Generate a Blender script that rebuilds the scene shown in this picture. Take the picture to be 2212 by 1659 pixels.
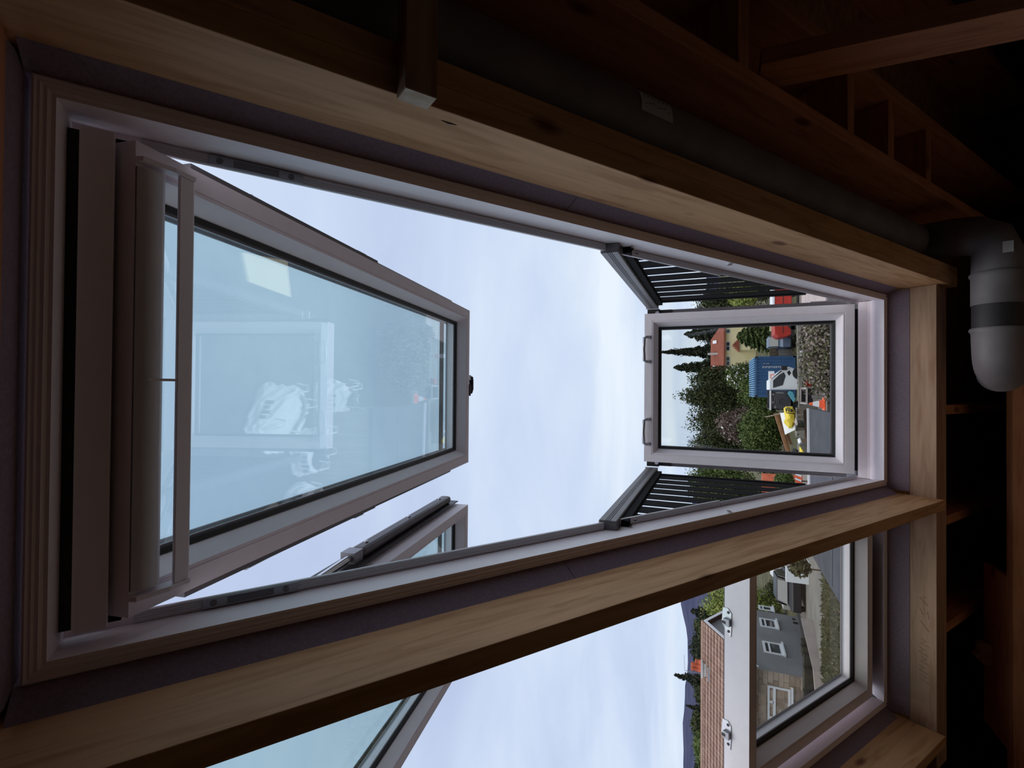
import bpy, bmesh, math, random
import numpy as np
from mathutils import Vector, Matrix
random.seed(7); rng = np.random.default_rng(7)
D2R = math.pi/180
sc = bpy.context.scene
col = sc.collection
for o in list(bpy.data.objects): bpy.data.objects.remove(o)

# ------------------------------------------------------------------ camera
F = 1080.0; CX, CY = 1106.0, 829.5          # focal length in pixels of the 2212 px frame
def unit(v):
    v = np.array(v, float); return v/np.linalg.norm(v)
Xc = unit((.00799, 1, -.0105)); Zc = np.array((-2651, 9.8, -1080.)); Zc -= Zc.dot(Xc)*Xc; Zc = unit(Zc); Yc = np.cross(Zc, Xc)
R = np.array([Xc, Yc, Zc])
cam = bpy.data.cameras.new('camera'); co = bpy.data.objects.new('camera', cam); col.objects.link(co)
M = Matrix([list(R[i])+[0] for i in range(3)]+[[0, 0, 0, 1]]); co.matrix_world = M
cam.sensor_width = 36; cam.lens = 36*F/2212; cam.clip_start = .02; cam.clip_end = 9000
sc.camera = co
# ------------------------------------------------------------------ colour management and sampling helpers
vs = sc.view_settings; vs.view_transform = 'Standard'; vs.look = 'None'; vs.gamma = 1; vs.exposure = 0.0
try: vs.use_curve_mapping = False
except Exception: pass
sc.cycles.use_denoising = True
sc.cycles.max_bounces = 10; sc.cycles.diffuse_bounces = 6; sc.cycles.glossy_bounces = 5
sc.cycles.transmission_bounces = 6; sc.cycles.transparent_max_bounces = 24
sc.cycles.sample_clamp_indirect = 6
# ------------------------------------------------------------------ world: overcast sky
w = bpy.data.worlds.new('overcast_sky'); sc.world = w; w.use_nodes = True
nt = w.node_tree; nt.nodes.clear()
def nd(t, typ, **kw):
    n = t.nodes.new(typ)
    for k, v in kw.items():
        if k.startswith('i_'):
            key = k[2:]; key = int(key) if key.isdigit() else key
            n.inputs[key].default_value = v
        else: setattr(n, k, v)
    return n
tc = nd(nt, 'ShaderNodeTexCoord'); sp = nd(nt, 'ShaderNodeSeparateXYZ'); nt.links.new(tc.outputs['Generated'], sp.inputs[0])
mx = nd(nt, 'ShaderNodeMath', operation='MAXIMUM', i_1=0.0); nt.links.new(sp.outputs[2], mx.inputs[0])
ad = nd(nt, 'ShaderNodeMath', operation='ADD', i_1=.22); nt.links.new(mx.outputs[0], ad.inputs[0])
vd = nd(nt, 'ShaderNodeVectorMath', operation='DIVIDE'); cb = nd(nt, 'ShaderNodeCombineXYZ')
for i in range(3): nt.links.new(ad.outputs[0], cb.inputs[i])
nt.links.new(tc.outputs['Generated'], vd.inputs[0]); nt.links.new(cb.outputs[0], vd.inputs[1])
mp = nd(nt, 'ShaderNodeMapping'); mp.inputs['Scale'].default_value = (.55, 1.0, 0); mp.inputs['Location'].default_value = (23.25, 6.34, 0); nt.links.new(vd.outputs[0], mp.inputs[0])
n1 = nd(nt, 'ShaderNodeTexNoise', i_Scale=1.7, i_Detail=7.0, i_Roughness=.52, i_Distortion=.35); nt.links.new(mp.outputs[0], n1.inputs['Vector'])
n2 = nd(nt, 'ShaderNodeTexNoise', i_Scale=.55, i_Detail=2.0); nt.links.new(mp.outputs[0], n2.inputs['Vector'])
def ramp(t, stops, interp='LINEAR'):
    r = t.nodes.new('ShaderNodeValToRGB'); r.color_ramp.interpolation = interp
    e = r.color_ramp.elements
    while len(e) < len(stops): e.new(.5)
    for k, (p, c) in enumerate(stops): e[k].position = p; e[k].color = (*c, 1)
    return r
rc_ = ramp(nt, [(.31, (.43, .51, .75)), (.50, (.61, .72, .92)), (.67, (.81, .90, 1.0))])
mm = nd(nt, 'ShaderNodeMath', operation='MULTIPLY_ADD', i_1=.55); nt.links.new(n2.outputs[0], mm.inputs[0])
m3 = nd(nt, 'ShaderNodeMath', operation='MULTIPLY', i_1=.45); nt.links.new(n1.outputs[0], m3.inputs[0]); nt.links.new(m3.outputs[0], mm.inputs[2])
# the cloud is thinner and brighter towards the lower sky
rl = ramp(nt, [(0.0, (.13,)*3), (.12, (.085,)*3), (.34, (.055,)*3), (.62, (.0,)*3)]); nt.links.new(mx.outputs[0], rl.inputs[0])
sm = nd(nt, 'ShaderNodeMath', operation='ADD'); nt.links.new(mm.outputs[0], sm.inputs[0]); nt.links.new(rl.outputs[0], sm.inputs[1])
nt.links.new(sm.outputs[0], rc_.inputs[0])
bg = nd(nt, 'ShaderNodeBackground', i_Strength=1.0); nt.links.new(rc_.outputs[0], bg.inputs[0])
wo = nd(nt, 'ShaderNodeOutputWorld'); nt.links.new(bg.outputs[0], wo.inputs[0])
# the sun, spread wide by the cloud
sl_ = bpy.data.lights.new('veiled_sun', 'SUN'); sl_.energy = 2.2; sl_.angle = 60*D2R; sl_.color = (1.0, .93, .88)
so = bpy.data.objects.new('veiled_sun', sl_); col.objects.link(so); so.rotation_euler = (16*D2R, 0, 0)

# ------------------------------------------------------------------ materials
MAT = {}
def base(name, colr, rough=.6, metal=0, spec=.5):
    m = bpy.data.materials.new(name); m.use_nodes = True; t = m.node_tree; b = t.nodes['Principled BSDF']
    b.inputs['Base Color'].default_value = (*colr, 1); b.inputs['Roughness'].default_value = rough
    b.inputs['Metallic'].default_value = metal; b.inputs['Specular IOR Level'].default_value = spec
    m.diffuse_color = (*colr, 1); MAT[name] = m; return m, t, b
def noisy(name, c1, c2, scale=8, rough=.7, bump=0, stretch=(1, 1, 1), detail=4, metal=0, spec=.4, lo=.35, hi=.65, rot=(0, 0, 0)):
    m, t, b = base(name, c1, rough, metal, spec)
    c = nd(t, 'ShaderNodeTexCoord'); mpp = nd(t, 'ShaderNodeMapping'); mpp.inputs['Scale'].default_value = stretch; mpp.inputs['Rotation'].default_value = rot
    t.links.new(c.outputs['Object'], mpp.inputs[0])
    n = nd(t, 'ShaderNodeTexNoise', i_Scale=scale, i_Detail=float(detail)); t.links.new(mpp.outputs[0], n.inputs['Vector'])
    r = ramp(t, [(lo, c1), (hi, c2)]); t.links.new(n.outputs[0], r.inputs[0]); t.links.new(r.outputs[0], b.inputs['Base Color'])
    if bump:
        bp = nd(t, 'ShaderNodeBump', i_Strength=bump, i_Distance=.01); t.links.new(n.outputs[0], bp.inputs['Height']); t.links.new(bp.outputs[0], b.inputs['Normal'])
    return m
noisy('white_lacquer', (.93, .83, .86), (.95, .86, .885), 30, .42, spec=.4)
base('soft_white_plastic', (.72, .69, .71), .35)
noisy('grey_aluminium', (.14, .125, .132), (.17, .152, .16), 12, .42, metal=.35)
base('dark_aluminium', (.035, .028, .030), .4, .4)
base('black_aluminium', (.010, .008, .009), .7, 0, .08)
base('rubber_gasket', (.012, .011, .012), .5)
base('chrome', (.75, .75, .76), .15, 1)
base('satin_steel', (.50, .50, .52), .3, .85)
base('dull_steel', (.33, .32, .34), .42, .7)
noisy('collar_foam', (.27, .20, .25), (.32, .245, .30), 160, .95, bump=.15, spec=.1)
noisy('grey_pipe_plastic', (.20, .175, .19), (.26, .23, .245), 9, .5)
base('dark_seal', (.045, .04, .045), .6)
noisy('roof_membrane', (.05, .045, .05), (.09, .08, .09), 14, .8)
TH = 34.56*D2R
def wood(name, c1, c2, c3, grain):
    m, t, b = base(name, c1, .62, 0, .3)
    c = nd(t, 'ShaderNodeTexCoord')
    g = unit(grain); 
    # rotate so the grain direction runs along local x, then squeeze x
    q = Vector(g).rotation_difference(Vector((1, 0, 0))).to_euler()
    m1 = nd(t, 'ShaderNodeMapping'); m1.inputs['Rotation'].default_value = q; t.links.new(c.outputs['Object'], m1.inputs[0])
    m2 = nd(t, 'ShaderNodeMapping'); m2.inputs['Scale'].default_value = (.9, 9, 9); t.links.new(m1.outputs[0], m2.inputs[0])
    n = nd(t, 'ShaderNodeTexNoise', i_Scale=5., i_Detail=5., i_Distortion=.6); t.links.new(m2.outputs[0], n.inputs['Vector'])
    r = ramp(t, [(.33, c2), (.5, c1), (.68, tuple(min(1, x*1.12) for x in c1))]); t.links.new(n.outputs[0], r.inputs[0])
    # knots
    m4 = nd(t, 'ShaderNodeMapping'); m4.inputs['Scale'].default_value = (3.4, 9, 9); t.links.new(m1.outputs[0], m4.inputs[0])
    v = nd(t, 'ShaderNodeTexVoronoi', i_Scale=1.0); t.links.new(m4.outputs[0], v.inputs['Vector'])
    r2 = ramp(t, [(.07, (1,)*3), (.15, (.0,)*3)]); t.links.new(v.outputs['Distance'], r2.inputs[0])
    mxn = nd(t, 'ShaderNodeMix', data_type='RGBA'); t.links.new(r2.outputs[0], mxn.inputs[0]); t.links.new(r.outputs[0], mxn.inputs[6]); mxn.inputs[7].default_value = (*c3, 1)
    t.links.new(mxn.outputs[2], b.inputs['Base Color'])
    bp = nd(t, 'ShaderNodeBump', i_Strength=.15, i_Distance=.004); t.links.new(n.outputs[0], bp.inputs['Height']); t.links.new(bp.outputs[0], b.inputs['Normal'])
    return m
Sv = np.array([0, math.cos(TH), -math.sin(TH)]); Nv = np.array([0, math.sin(TH), math.cos(TH)]); Xv = np.array([1., 0, 0])
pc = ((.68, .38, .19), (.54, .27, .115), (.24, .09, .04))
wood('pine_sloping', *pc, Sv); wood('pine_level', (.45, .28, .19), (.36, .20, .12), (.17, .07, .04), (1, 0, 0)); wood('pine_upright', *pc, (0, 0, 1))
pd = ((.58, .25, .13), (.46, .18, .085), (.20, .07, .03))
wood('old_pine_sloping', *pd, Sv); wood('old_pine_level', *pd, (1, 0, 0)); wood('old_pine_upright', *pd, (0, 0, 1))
wood('floor_chipboard', (.34, .23, .15), (.27, .18, .11), (.16, .09, .05), (1, 0, 0))
noisy('end_grain', (.70, .58, .46), (.55, .42, .30), 60, .8)
noisy('osb_sheathing', (.52, .29, .17), (.34, .17, .085), 22, .8, stretch=(1, 1, 3))
base('pencil', (.10, .07, .05), .9)
base('sticker_white', (.62, .60, .60), .6); base('print_grey', (.10, .10, .11), .7)
def glass(name, tint, fac, gcol=(.9, .95, 1.0)):
    m = bpy.data.materials.new(name); m.use_nodes = True; t = m.node_tree; t.nodes.clear()
    tr = nd(t, 'ShaderNodeBsdfTransparent', i_Color=(*tint, 1)); gl = nd(t, 'ShaderNodeBsdfGlossy', i_Roughness=0.0, i_Color=(*gcol, 1))
    ge = nd(t, 'ShaderNodeNewGeometry'); dt = nd(t, 'ShaderNodeVectorMath', operation='DOT_PRODUCT')
    t.links.new(ge.outputs['Incoming'], dt.inputs[0]); t.links.new(ge.outputs['Normal'], dt.inputs[1])
    ab = nd(t, 'ShaderNodeMath', operation='ABSOLUTE'); t.links.new(dt.outputs['Value'], ab.inputs[0])
    iv = nd(t, 'ShaderNodeMath', operation='SUBTRACT', i_0=1.0); t.links.new(ab.outputs[0], iv.inputs[1])
    pw = nd(t, 'ShaderNodeMath', operation='POWER', i_1=5.0); t.links.new(iv.outputs[0], pw.inputs[0])
    ma = nd(t, 'ShaderNodeMath', operation='MULTIPLY_ADD', i_1=.9, i_2=.04+fac); ma.use_clamp = True; t.links.new(pw.outputs[0], ma.inputs[0])
    mi = nd(t, 'ShaderNodeMixShader'); t.links.new(ma.outputs[0], mi.inputs[0]); t.links.new(tr.outputs[0], mi.inputs[1]); t.links.new(gl.outputs[0], mi.inputs[2])
    o = nd(t, 'ShaderNodeOutputMaterial'); t.links.new(mi.outputs[0], o.inputs[0]); MAT[name] = m; return m
glass('solar_glass', (.86, .97, .965), .105); glass('clear_glass', (.97, .985, .965), .02)
base('house_glass', (.05, .055, .06), .08, 0, .8)
def mat(n): return MAT[n]

# ------------------------------------------------------------------ mesh helpers
class MB:
    def __init__(s): s.v = []; s.f = []; s.sm = []
    def add(s, vs_, fs, smooth=False):
        k = len(s.v); s.v += [tuple(map(float, p)) for p in vs_]; s.f += [tuple(k+i for i in f) for f in fs]; s.sm += [smooth]*len(fs); return s
    def box8(s, p):   # p: 8 corners, bottom loop 0-3, top loop 4-7
        return s.add(p, [(3, 2, 1, 0), (4, 5, 6, 7), (0, 1, 5, 4), (1, 2, 6, 5), (2, 3, 7, 6), (3, 0, 4, 7)])
    def obox(s, o, a, b, c):   # origin corner and three edge vectors
        o, a, b, c = (np.array(t, float) for t in (o, a, b, c))
        return s.box8([o, o+a, o+a+b, o+b, o+c, o+a+c, o+a+b+c, o+b+c])
    def box(s, x0, x1, y0, y1, z0, z1): return s.obox((x0, y0, z0), (x1-x0, 0, 0), (0, y1-y0, 0), (0, 0, z1-z0))
    def rbox(s, x0, x1, s0, s1, n0, n1): return s.obox(x0*Xv+s0*Sv+n0*Nv, (x1-x0)*Xv, (s1-s0)*Sv, (n1-n0)*Nv)   # box in roof coordinates
    def prism(s, poly, d):     # poly: 3D points, extruded by vector d
        n = len(poly); poly = [np.array(p, float) for p in poly]; d = np.array(d, float)
        return s.add(poly+[p+d for p in poly], [tuple(range(n))[::-1], tuple(range(n, 2*n))]+[(i, (i+1) % n, n+(i+1) % n, n+i) for i in range(n)])
    def tube(s, pts, r, seg=12, smooth=True, caps=True):
        pts = [np.array(p, float) for p in pts]; n = len(pts); rr = r if hasattr(r, '__len__') else [r]*n
        vv = []; up = None
        for i, p in enumerate(pts):
            t = unit(pts[min(i+1, n-1)]-pts[max(i-1, 0)])
            if up is None:
                up = np.array([0, 0, 1.]) if abs(t[2]) < .9 else np.array([1., 0, 0])
            a = up-up.dot(t)*t; a = unit(a); b = np.cross(t, a); up = a
            for k in range(seg):
                g = 2*math.pi*k/seg; vv.append(p+rr[i]*(math.cos(g)*a+math.sin(g)*b))
        ff = [(i*seg+k, i*seg+(k+1) % seg, (i+1)*seg+(k+1) % seg, (i+1)*seg+k) for i in range(n-1) for k in range(seg)]
        s.add(vv, ff, smooth)
        if caps: s.add(vv[:seg], [tuple(range(seg))[::-1]]); s.add(vv[-seg:], [tuple(range(seg))])
        return s
    def ring(s, O, A, B, C, rect, prof, closed=True):
        # mitred frame. rect=(a0,a1,b0,b1) outer rectangle, prof = [(inset, height along C)]
        a0, a1, b0, b1 = rect; n = len(prof); vv = []
        for d, h in prof:
            for (a, b) in ((a0+d, b0+d), (a1-d, b0+d), (a1-d, b1-d), (a0+d, b1-d)): vv.append(np.array(O)+a*A+b*B+h*C)
        ff = []
        for i in range(n if closed else n-1):
            j = (i+1) % n
            for k in range(4): ff.append((4*i+k, 4*i+(k+1) % 4, 4*j+(k+1) % 4, 4*j+k))
        return s.add(vv, ff)
    def build(s, name, material, parent=None, bevel=0):
        me = bpy.data.meshes.new(name); me.from_pydata(s.v, [], s.f)
        for p, q in zip(me.polygons, s.sm): p.use_smooth = q
        me.materials.append(mat(material) if isinstance(material, str) else material)
        bm = bmesh.new(); bm.from_mesh(me); bmesh.ops.recalc_face_normals(bm, faces=bm.faces)
        bm.to_mesh(me); bm.free()
        me.update(); o = bpy.data.objects.new(name, me); col.objects.link(o)
        if parent is not None:
            o.parent = parent; o.matrix_parent_inverse = parent.matrix_world.inverted()
        if bevel:
            b = o.modifiers.new('bevel', 'BEVEL'); b.width = bevel; b.segments = 2; b.limit_method = 'ANGLE'
        return o
def tag(o, label=None, cat=None, group=None, kind=None):
    if label: o['label'] = label
    if cat: o['category'] = cat
    if group: o['group'] = group
    if kind: o['kind'] = kind
    return o
def empty(name, loc, label=None, cat=None, group=None, kind=None):
    o = bpy.data.objects.new(name, None); col.objects.link(o); o.location = loc; o.empty_display_size = .1
    o.matrix_world = Matrix.Translation(Vector(loc)); return tag(o, label, cat, group, kind)
def copy_tree(o, delta, label=None):
    c = o.copy(); col.objects.link(c); c.location = Vector(o.location)+Vector(delta)
    if label: c['label'] = label
    for ch in o.children:
        d = ch.copy(); col.objects.link(d); d.parent = c
        for g in ch.children:
            e = g.copy(); col.objects.link(e); e.parent = d
    return c
def ray(px, py): return unit(R@np.array([px-CX, -(py-CY), -F]))
def aty(px, py, y): d = ray(px, py); return d*(y/d[1])
def atx(px, py, x): d = ray(px, py); return d*(x/d[0])
def RP(x, s_, n): return x*Xv+s_*Sv+n*Nv

# ------------------------------------------------------------------ the attic shell
FZ = -1.5
N_DECK = .887
XC = .010
def deck():
    m = MB(); xs = [-4.0, XC-.893-.40, XC-.893+.40, XC-.40, XC+.40, 3.2]; ss = [-1.83, -.20, 2.4845, 4.05]
    for i in range(5):
        for j in range(3):
            if j == 1 and i in (1, 3): continue
            m.rbox(xs[i], xs[i+1], ss[j], ss[j+1], N_DECK, N_DECK+.03)
    return m
o = deck().build('ceiling', 'osb_sheathing'); tag(o, 'dark underside of the sloping roof above the rafters', 'ceiling', kind='structure')
yr, zr = RP(0, -1.83, N_DECK)[1:]
ye, ze = RP(0, 4.05, N_DECK)[1:]
m = MB(); m.prism([(-4.0, yr, zr), (-4.0, yr-4.2, FZ), (-4.0, yr-4.25, FZ), (-4.0, yr, zr+.05)], (7.2, 0, 0))
tag(m.build('wall_back', 'osb_sheathing'), 'dark rear roof slope behind the camera', 'wall', kind='structure')
for nm, x0, x1 in (('wall_left', -4.05, -4.0), ('wall_right', 3.2, 3.25)):
    m = MB(); m.prism([(x0, yr-4.25, FZ-.1), (x0, ye+.1, FZ-.1), (x0, ye+.1, ze), (x0, yr, zr+.06)], (x1-x0, 0, 0))
    tag(m.build(nm, 'osb_sheathing'), 'dark gable wall at the %s end of the attic' % nm[5:], 'wall', kind='structure')
tag(MB().box(-4.0, 3.2, yr-4.25, ye+.05, FZ-.08, FZ).build('floor', 'floor_chipboard'), 'boarded attic floor below the windows', 'floor', kind='structure')
m = MB(); m.box(-4.0, 3.2, ye, ye+.1, FZ, ze+.04); tag(m.build('wall_front', 'roof_membrane'), 'dark low eaves wall under the roof windows', 'wall', kind='structure')
# outer roof covering, seen only from other positions and in reflections
def outer_roof():
    m = MB(); xs = [-7.0, XC-.893-.43, XC-.893+.43, XC-.43, XC+.43, 6.0]; ss = [-1.85, -.24, 2.50, 4.3]
    for i in range(5):
        for j in range(3):
            if j == 1 and i in (1, 3): continue
            if j == 1 and i == 2: m.rbox(xs[i], xs[i+1], ss[j], ss[j+1], .93, .95); continue
            m.rbox(xs[i], xs[i+1], ss[j], ss[j+1], .93, .965)
    return m
noisy('roof_slate', (.035, .033, .036), (.06, .056, .06), 5, .7)
tag(outer_roof().build('roof', 'roof_slate'), 'slate roof slope around the two balcony windows', 'roof', kind='structure')

# ------------------------------------------------------------------ rafters and trimmers
def timber(name, label, mt, fn, cat='beam', group=None):
    m = MB(); fn(m); o = m.build(name, mt, bevel=.0015); return tag(o, label, cat, group)
RD = .8855; RN = .687
timber('trimmer_rafter', 'pale timber rafter between the two windows, the open sky beside it', 'pine_sloping', lambda m: m.rbox(-.446, -.4078, -1.7, 2.425, RN, RD))
timber('trimmer_rafter', 'pale sunlit timber rafter lining the right side of the open window', 'pine_sloping', lambda m: m.rbox(.421, .4585, -1.7, 2.56, RN, RD))
timber('trimmer_rafter', 'second timber of the doubled rafter, outer side beside the grey pipe', 'pine_sloping', lambda m: m.rbox(.4595, .4965, -1.7, 2.56, RN+.001, RD))
timber('trimmer_rafter', 'timber rafter at the far left edge beyond the closed lower sash', 'pine_sloping', lambda m: m.rbox(-1.338, -1.30, -1.7, 2.425, RN, RD))
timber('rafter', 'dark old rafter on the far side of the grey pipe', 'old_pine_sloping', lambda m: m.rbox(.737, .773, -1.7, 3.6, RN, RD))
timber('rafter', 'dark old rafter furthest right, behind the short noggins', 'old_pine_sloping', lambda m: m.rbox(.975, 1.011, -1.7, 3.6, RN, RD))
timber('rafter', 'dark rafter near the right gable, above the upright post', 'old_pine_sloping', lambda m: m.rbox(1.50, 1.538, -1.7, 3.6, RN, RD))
timber('header_beam', 'knotty timber under both windows, nearest the frames', 'pine_level', lambda m: m.rbox(-1.45, .42, 2.43, 2.4835, .7147, .80))
timber('header_beam', 'lower timber of the doubled beam under both windows', 'pine_level', lambda m: m.rbox(-1.45, .42, 2.4845, 2.538, .7155, .80))
timber('top_header', 'dark timber above the head of both windows', 'old_pine_level', lambda m: m.rbox(-.4070, .4205, -.262, -.183, .80, .885))
timber('cross_batten', 'short sawn batten crossing over the doubled rafter, rough cut end', 'pine_level', lambda m: m.rbox(.414, 1.60, .249, .297, .652, .6865), 'batten')
tag(MB().rbox(.4132, .4142, .250, .296, .653, .6858).build('batten_end_face', 'end_grain', bpy.data.objects['cross_batten']))
for k, (s0, lab) in enumerate(((-.35, 'short noggin between the old rafters, topmost'), (1.10, 'short noggin between the old rafters, beside the upright post'), (1.66, 'short noggin between the old rafters, just below the post'), (1.95, 'short noggin between the old rafters, third down from the top'), (2.28, 'short noggin between the old rafters, lowest and darkest'))):
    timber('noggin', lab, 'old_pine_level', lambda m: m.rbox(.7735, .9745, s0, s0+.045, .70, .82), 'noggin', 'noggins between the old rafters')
m = MB(); a_, b_ = atx(953, 260, .4207), atx(986, 270.5, .4207); m.tube([a_, (a_+b_)/2+np.array([0, 0, .0007]), b_], [.0004, .0016, .0004], 6); m.build('split_mark', 'rubber_gasket', bpy.data.objects['trimmer_rafter.001'])
# sheathing strips with wavy pattern seen between noggins
def wave(m, s0, s1):
    n = 9
    for i in range(n):
        a = s0+(s1-s0)*i/n; m.rbox(.80+.012*math.sin(i*1.3), .95, a, a+(s1-s0)/n*.55, .868, .876)
tag(MB().rbox(.774, .974, -1.6, 3.5, .872, .884).build('sheathing_panel', 'osb_sheathing'), 'dark sheathing board closing the bay between the old rafters', 'panel')
m = MB()
for b0_, b1_ in ((-.2, 1.05), (1.2, 1.62), (1.74, 1.92), (2.03, 2.25)):
    pts_ = [RP(.865+.030*math.sin(k_*1.9)+.03*(s_-b0_), s_, .869) for k_, s_ in enumerate(np.arange(b0_, b1_, .022))]
    m.tube(pts_, .0035, 4, False)
tag(m.build('wavy_wire', 'dull_steel', bpy.data.objects['sheathing_panel']), kind='stuff')
timber('post', 'upright timber post meeting the old rafter, two dark knots', 'old_pine_upright', lambda m: m.box(.798, .838, 1.35, 1.47, FZ, -.10), 'post')
for k, (x, lab) in enumerate(((-.07, 'rafter tail below the open window'), (-.525, 'rafter tail below the rafter between the windows'), (-.965, 'rafter tail below the closed sash, furthest left'))):
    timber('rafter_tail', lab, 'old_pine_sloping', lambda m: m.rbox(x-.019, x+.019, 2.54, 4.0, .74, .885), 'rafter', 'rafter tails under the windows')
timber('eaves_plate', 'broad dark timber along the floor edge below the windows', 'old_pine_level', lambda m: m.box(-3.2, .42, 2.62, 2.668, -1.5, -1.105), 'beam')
timber('ledge_board', 'short dark board lying level behind the eaves timber, pale offcut on it', 'old_pine_level', lambda m: m.box(-1.45, -.75, 2.669, 2.86, -1.128, -1.106), 'board')
m = MB(); m.prism([(-1.175, 2.79, -1.105), (-1.09, 2.79, -1.105), (-1.085, 2.80, -1.085), (-1.10, 2.80, -1.060), (-1.125, 2.80, -1.072), (-1.15, 2.80, -1.052), (-1.18, 2.80, -1.082)], (0, .035, .0))
tag(m.build('timber_offcut', 'end_grain'), 'small splintered pale timber offcut lying on the short dark board', 'offcut')
# pencil marks on the header
def marks():
    m = MB(); nn = .7143
    def ln(pts): m.tube([RP(x, s_, nn) for x, s_ in pts], .0011, 4, False)
    b = -.905
    return m, ln
m = MB()
def ink(pts, c0, sc_=1.0):
    # strokes drawn on the upper face of the header (s = const), x along, n across
    m.tube([RP(c0[0]+x*sc_, 2.4296, c0[1]+n*sc_) for x, n in pts], .0006, 4, False)
for c0 in ((-.93, .738),):
    ink([(0, 0), (.035, .028)], c0); ink([(.05, .0), (.075, .005), (.06, .02), (.085, .03)], c0); ink([(.10, .004), (.125, .03), (.13, .01)], c0)
for k in range(5):
    c0 = (-1.13+.035*k, .735+.006*(k % 2)); ink([(0, 0), (.008, .03), (.02, .012), (.026, .028)], c0)
m.build('pencil_mark', 'pencil', bpy.data.objects['header_beam'])

# ------------------------------------------------------------------ balcony roof windows
def frame_profile():   # (inset from outer edge, n)
    return [(0, .869), (.003, .8665), (.006, .869), (.009, .8665), (.012, .869), (.016, .8665), (.020, .869), (.0245, .868),
            (.0165, .930), (.0155, .962), (.0285, .962), (.0285, .968), (0, .968)]
def sash_prof(t=.085, face=.034):
    return [(0, 0), (face-.001, 0), (face, -.0025), (face+.0025, -.0025), (face+.0035, 0), (face+.007, -.001), (.060, -.042), (.062, -.048), (.062, -t), (0, -t)]
def build_sash(win, O, A, B, C, wd, ln, glass_mat, name):
    # O: centre of the hinge edge, B runs along the sash, C points to the room
    hw = wd/2
    sash = MB().ring(O, A, B, C, (-hw, hw, 0, ln), sash_prof()).build(name, 'white_lacquer', win)
    MB().ring(O, A, B, C, (-hw, hw, 0, ln), [(.0605, -.040), (.0690, -.044), (.0690, -.050), (.0615, -.050)]).build('glazing_gasket', 'rubber_gasket', sash)
    MB().ring(O, A, B, C, (-hw, hw, 0, ln), [(.066, -.047), (.0735, -.049), (.0735, -.053), (.066, -.053)]).build('spacer_bar', 'grey_aluminium', sash)
    g = MB(); o_ = O-(hw-.054)*A+.054*B-.0705*C
    g.obox(o_, 2*(hw-.054)*A, (ln-.108)*B, .020*C); g.build('glass_pane', glass_mat, sash)
    # aluminium cladding on the weather side
    MB().ring(O, A, B, C, (-hw+.002, hw-.002, .002, ln-.002), [(0, -.0845), (.068, -.0845), (.068, -.089), (0, -.089)]).build('cladding', 'grey_aluminium', sash)
    return sash
def side_railing(win, sgn, xc, parent_y):
    # handrail from the roof frame out to the top of the raised lower sash, with flat upright slats below
    x = xc+sgn*.366; zt = .283; y0, y1 = 1.302, 2.262; hw = .0165
    def bx(m, xa, xb, ya, yb, za, zb): m.box(min(xa, xb), max(xa, xb), ya, yb, za, zb)
    m = MB(); m.box(x-hw, x+hw, y0, y1, zt-.048, zt)
    rail = m.build('side_railing', 'grey_aluminium', win, bevel=.003); xi = x-sgn*hw
    g = MB()
    for z_ in (zt-.019, zt-.024, zt-.029): bx(g, xi-sgn*.0004, xi+sgn*.001, y0, y1, z_-.0007, z_+.0007)
    g.build('rail_groove', 'black_aluminium', rail)
    MB().box(x-hw-.002, x+hw+.002, y1+.001, y1+.013, zt-.050, zt+.003).build('rail_end_cap', 'soft_white_plastic', rail)
    m = MB(); m.box(x-.009, x+.009, 1.352, 2.235, zt-.070, zt-.0485); m.build('lower_rail', 'black_aluminium', rail)
    def zbot(y): return max((.974-y*math.sin(TH))/math.cos(TH), -.49)
    for k in range(-2, 7):
        ya = 1.484+.1*k+.010; yb = ya+.078
        ya = max(ya, 1.345); zb = zt-.0705; m = MB()
        if yb-ya < .02: continue
        za_, zc_ = zbot(ya), zbot(yb)
        if za_ > zb-.01: za_ = zb-.01
        m.box8([(x-.001, ya, za_), (x+.001, ya, za_), (x+.001, yb, zc_), (x-.001, yb, zc_), (x-.001, ya, zb), (x+.001, ya, zb), (x+.001, yb, zb), (x-.001, yb, zb)])
        m.build('slat', 'black_aluminium', rail)
    m = MB(); m.box(x-.004, x+.004, 2.180, 2.205, zbot(2.18), zt-.0705); m.build('slat', 'black_aluminium', rail)
    return rail
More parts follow.
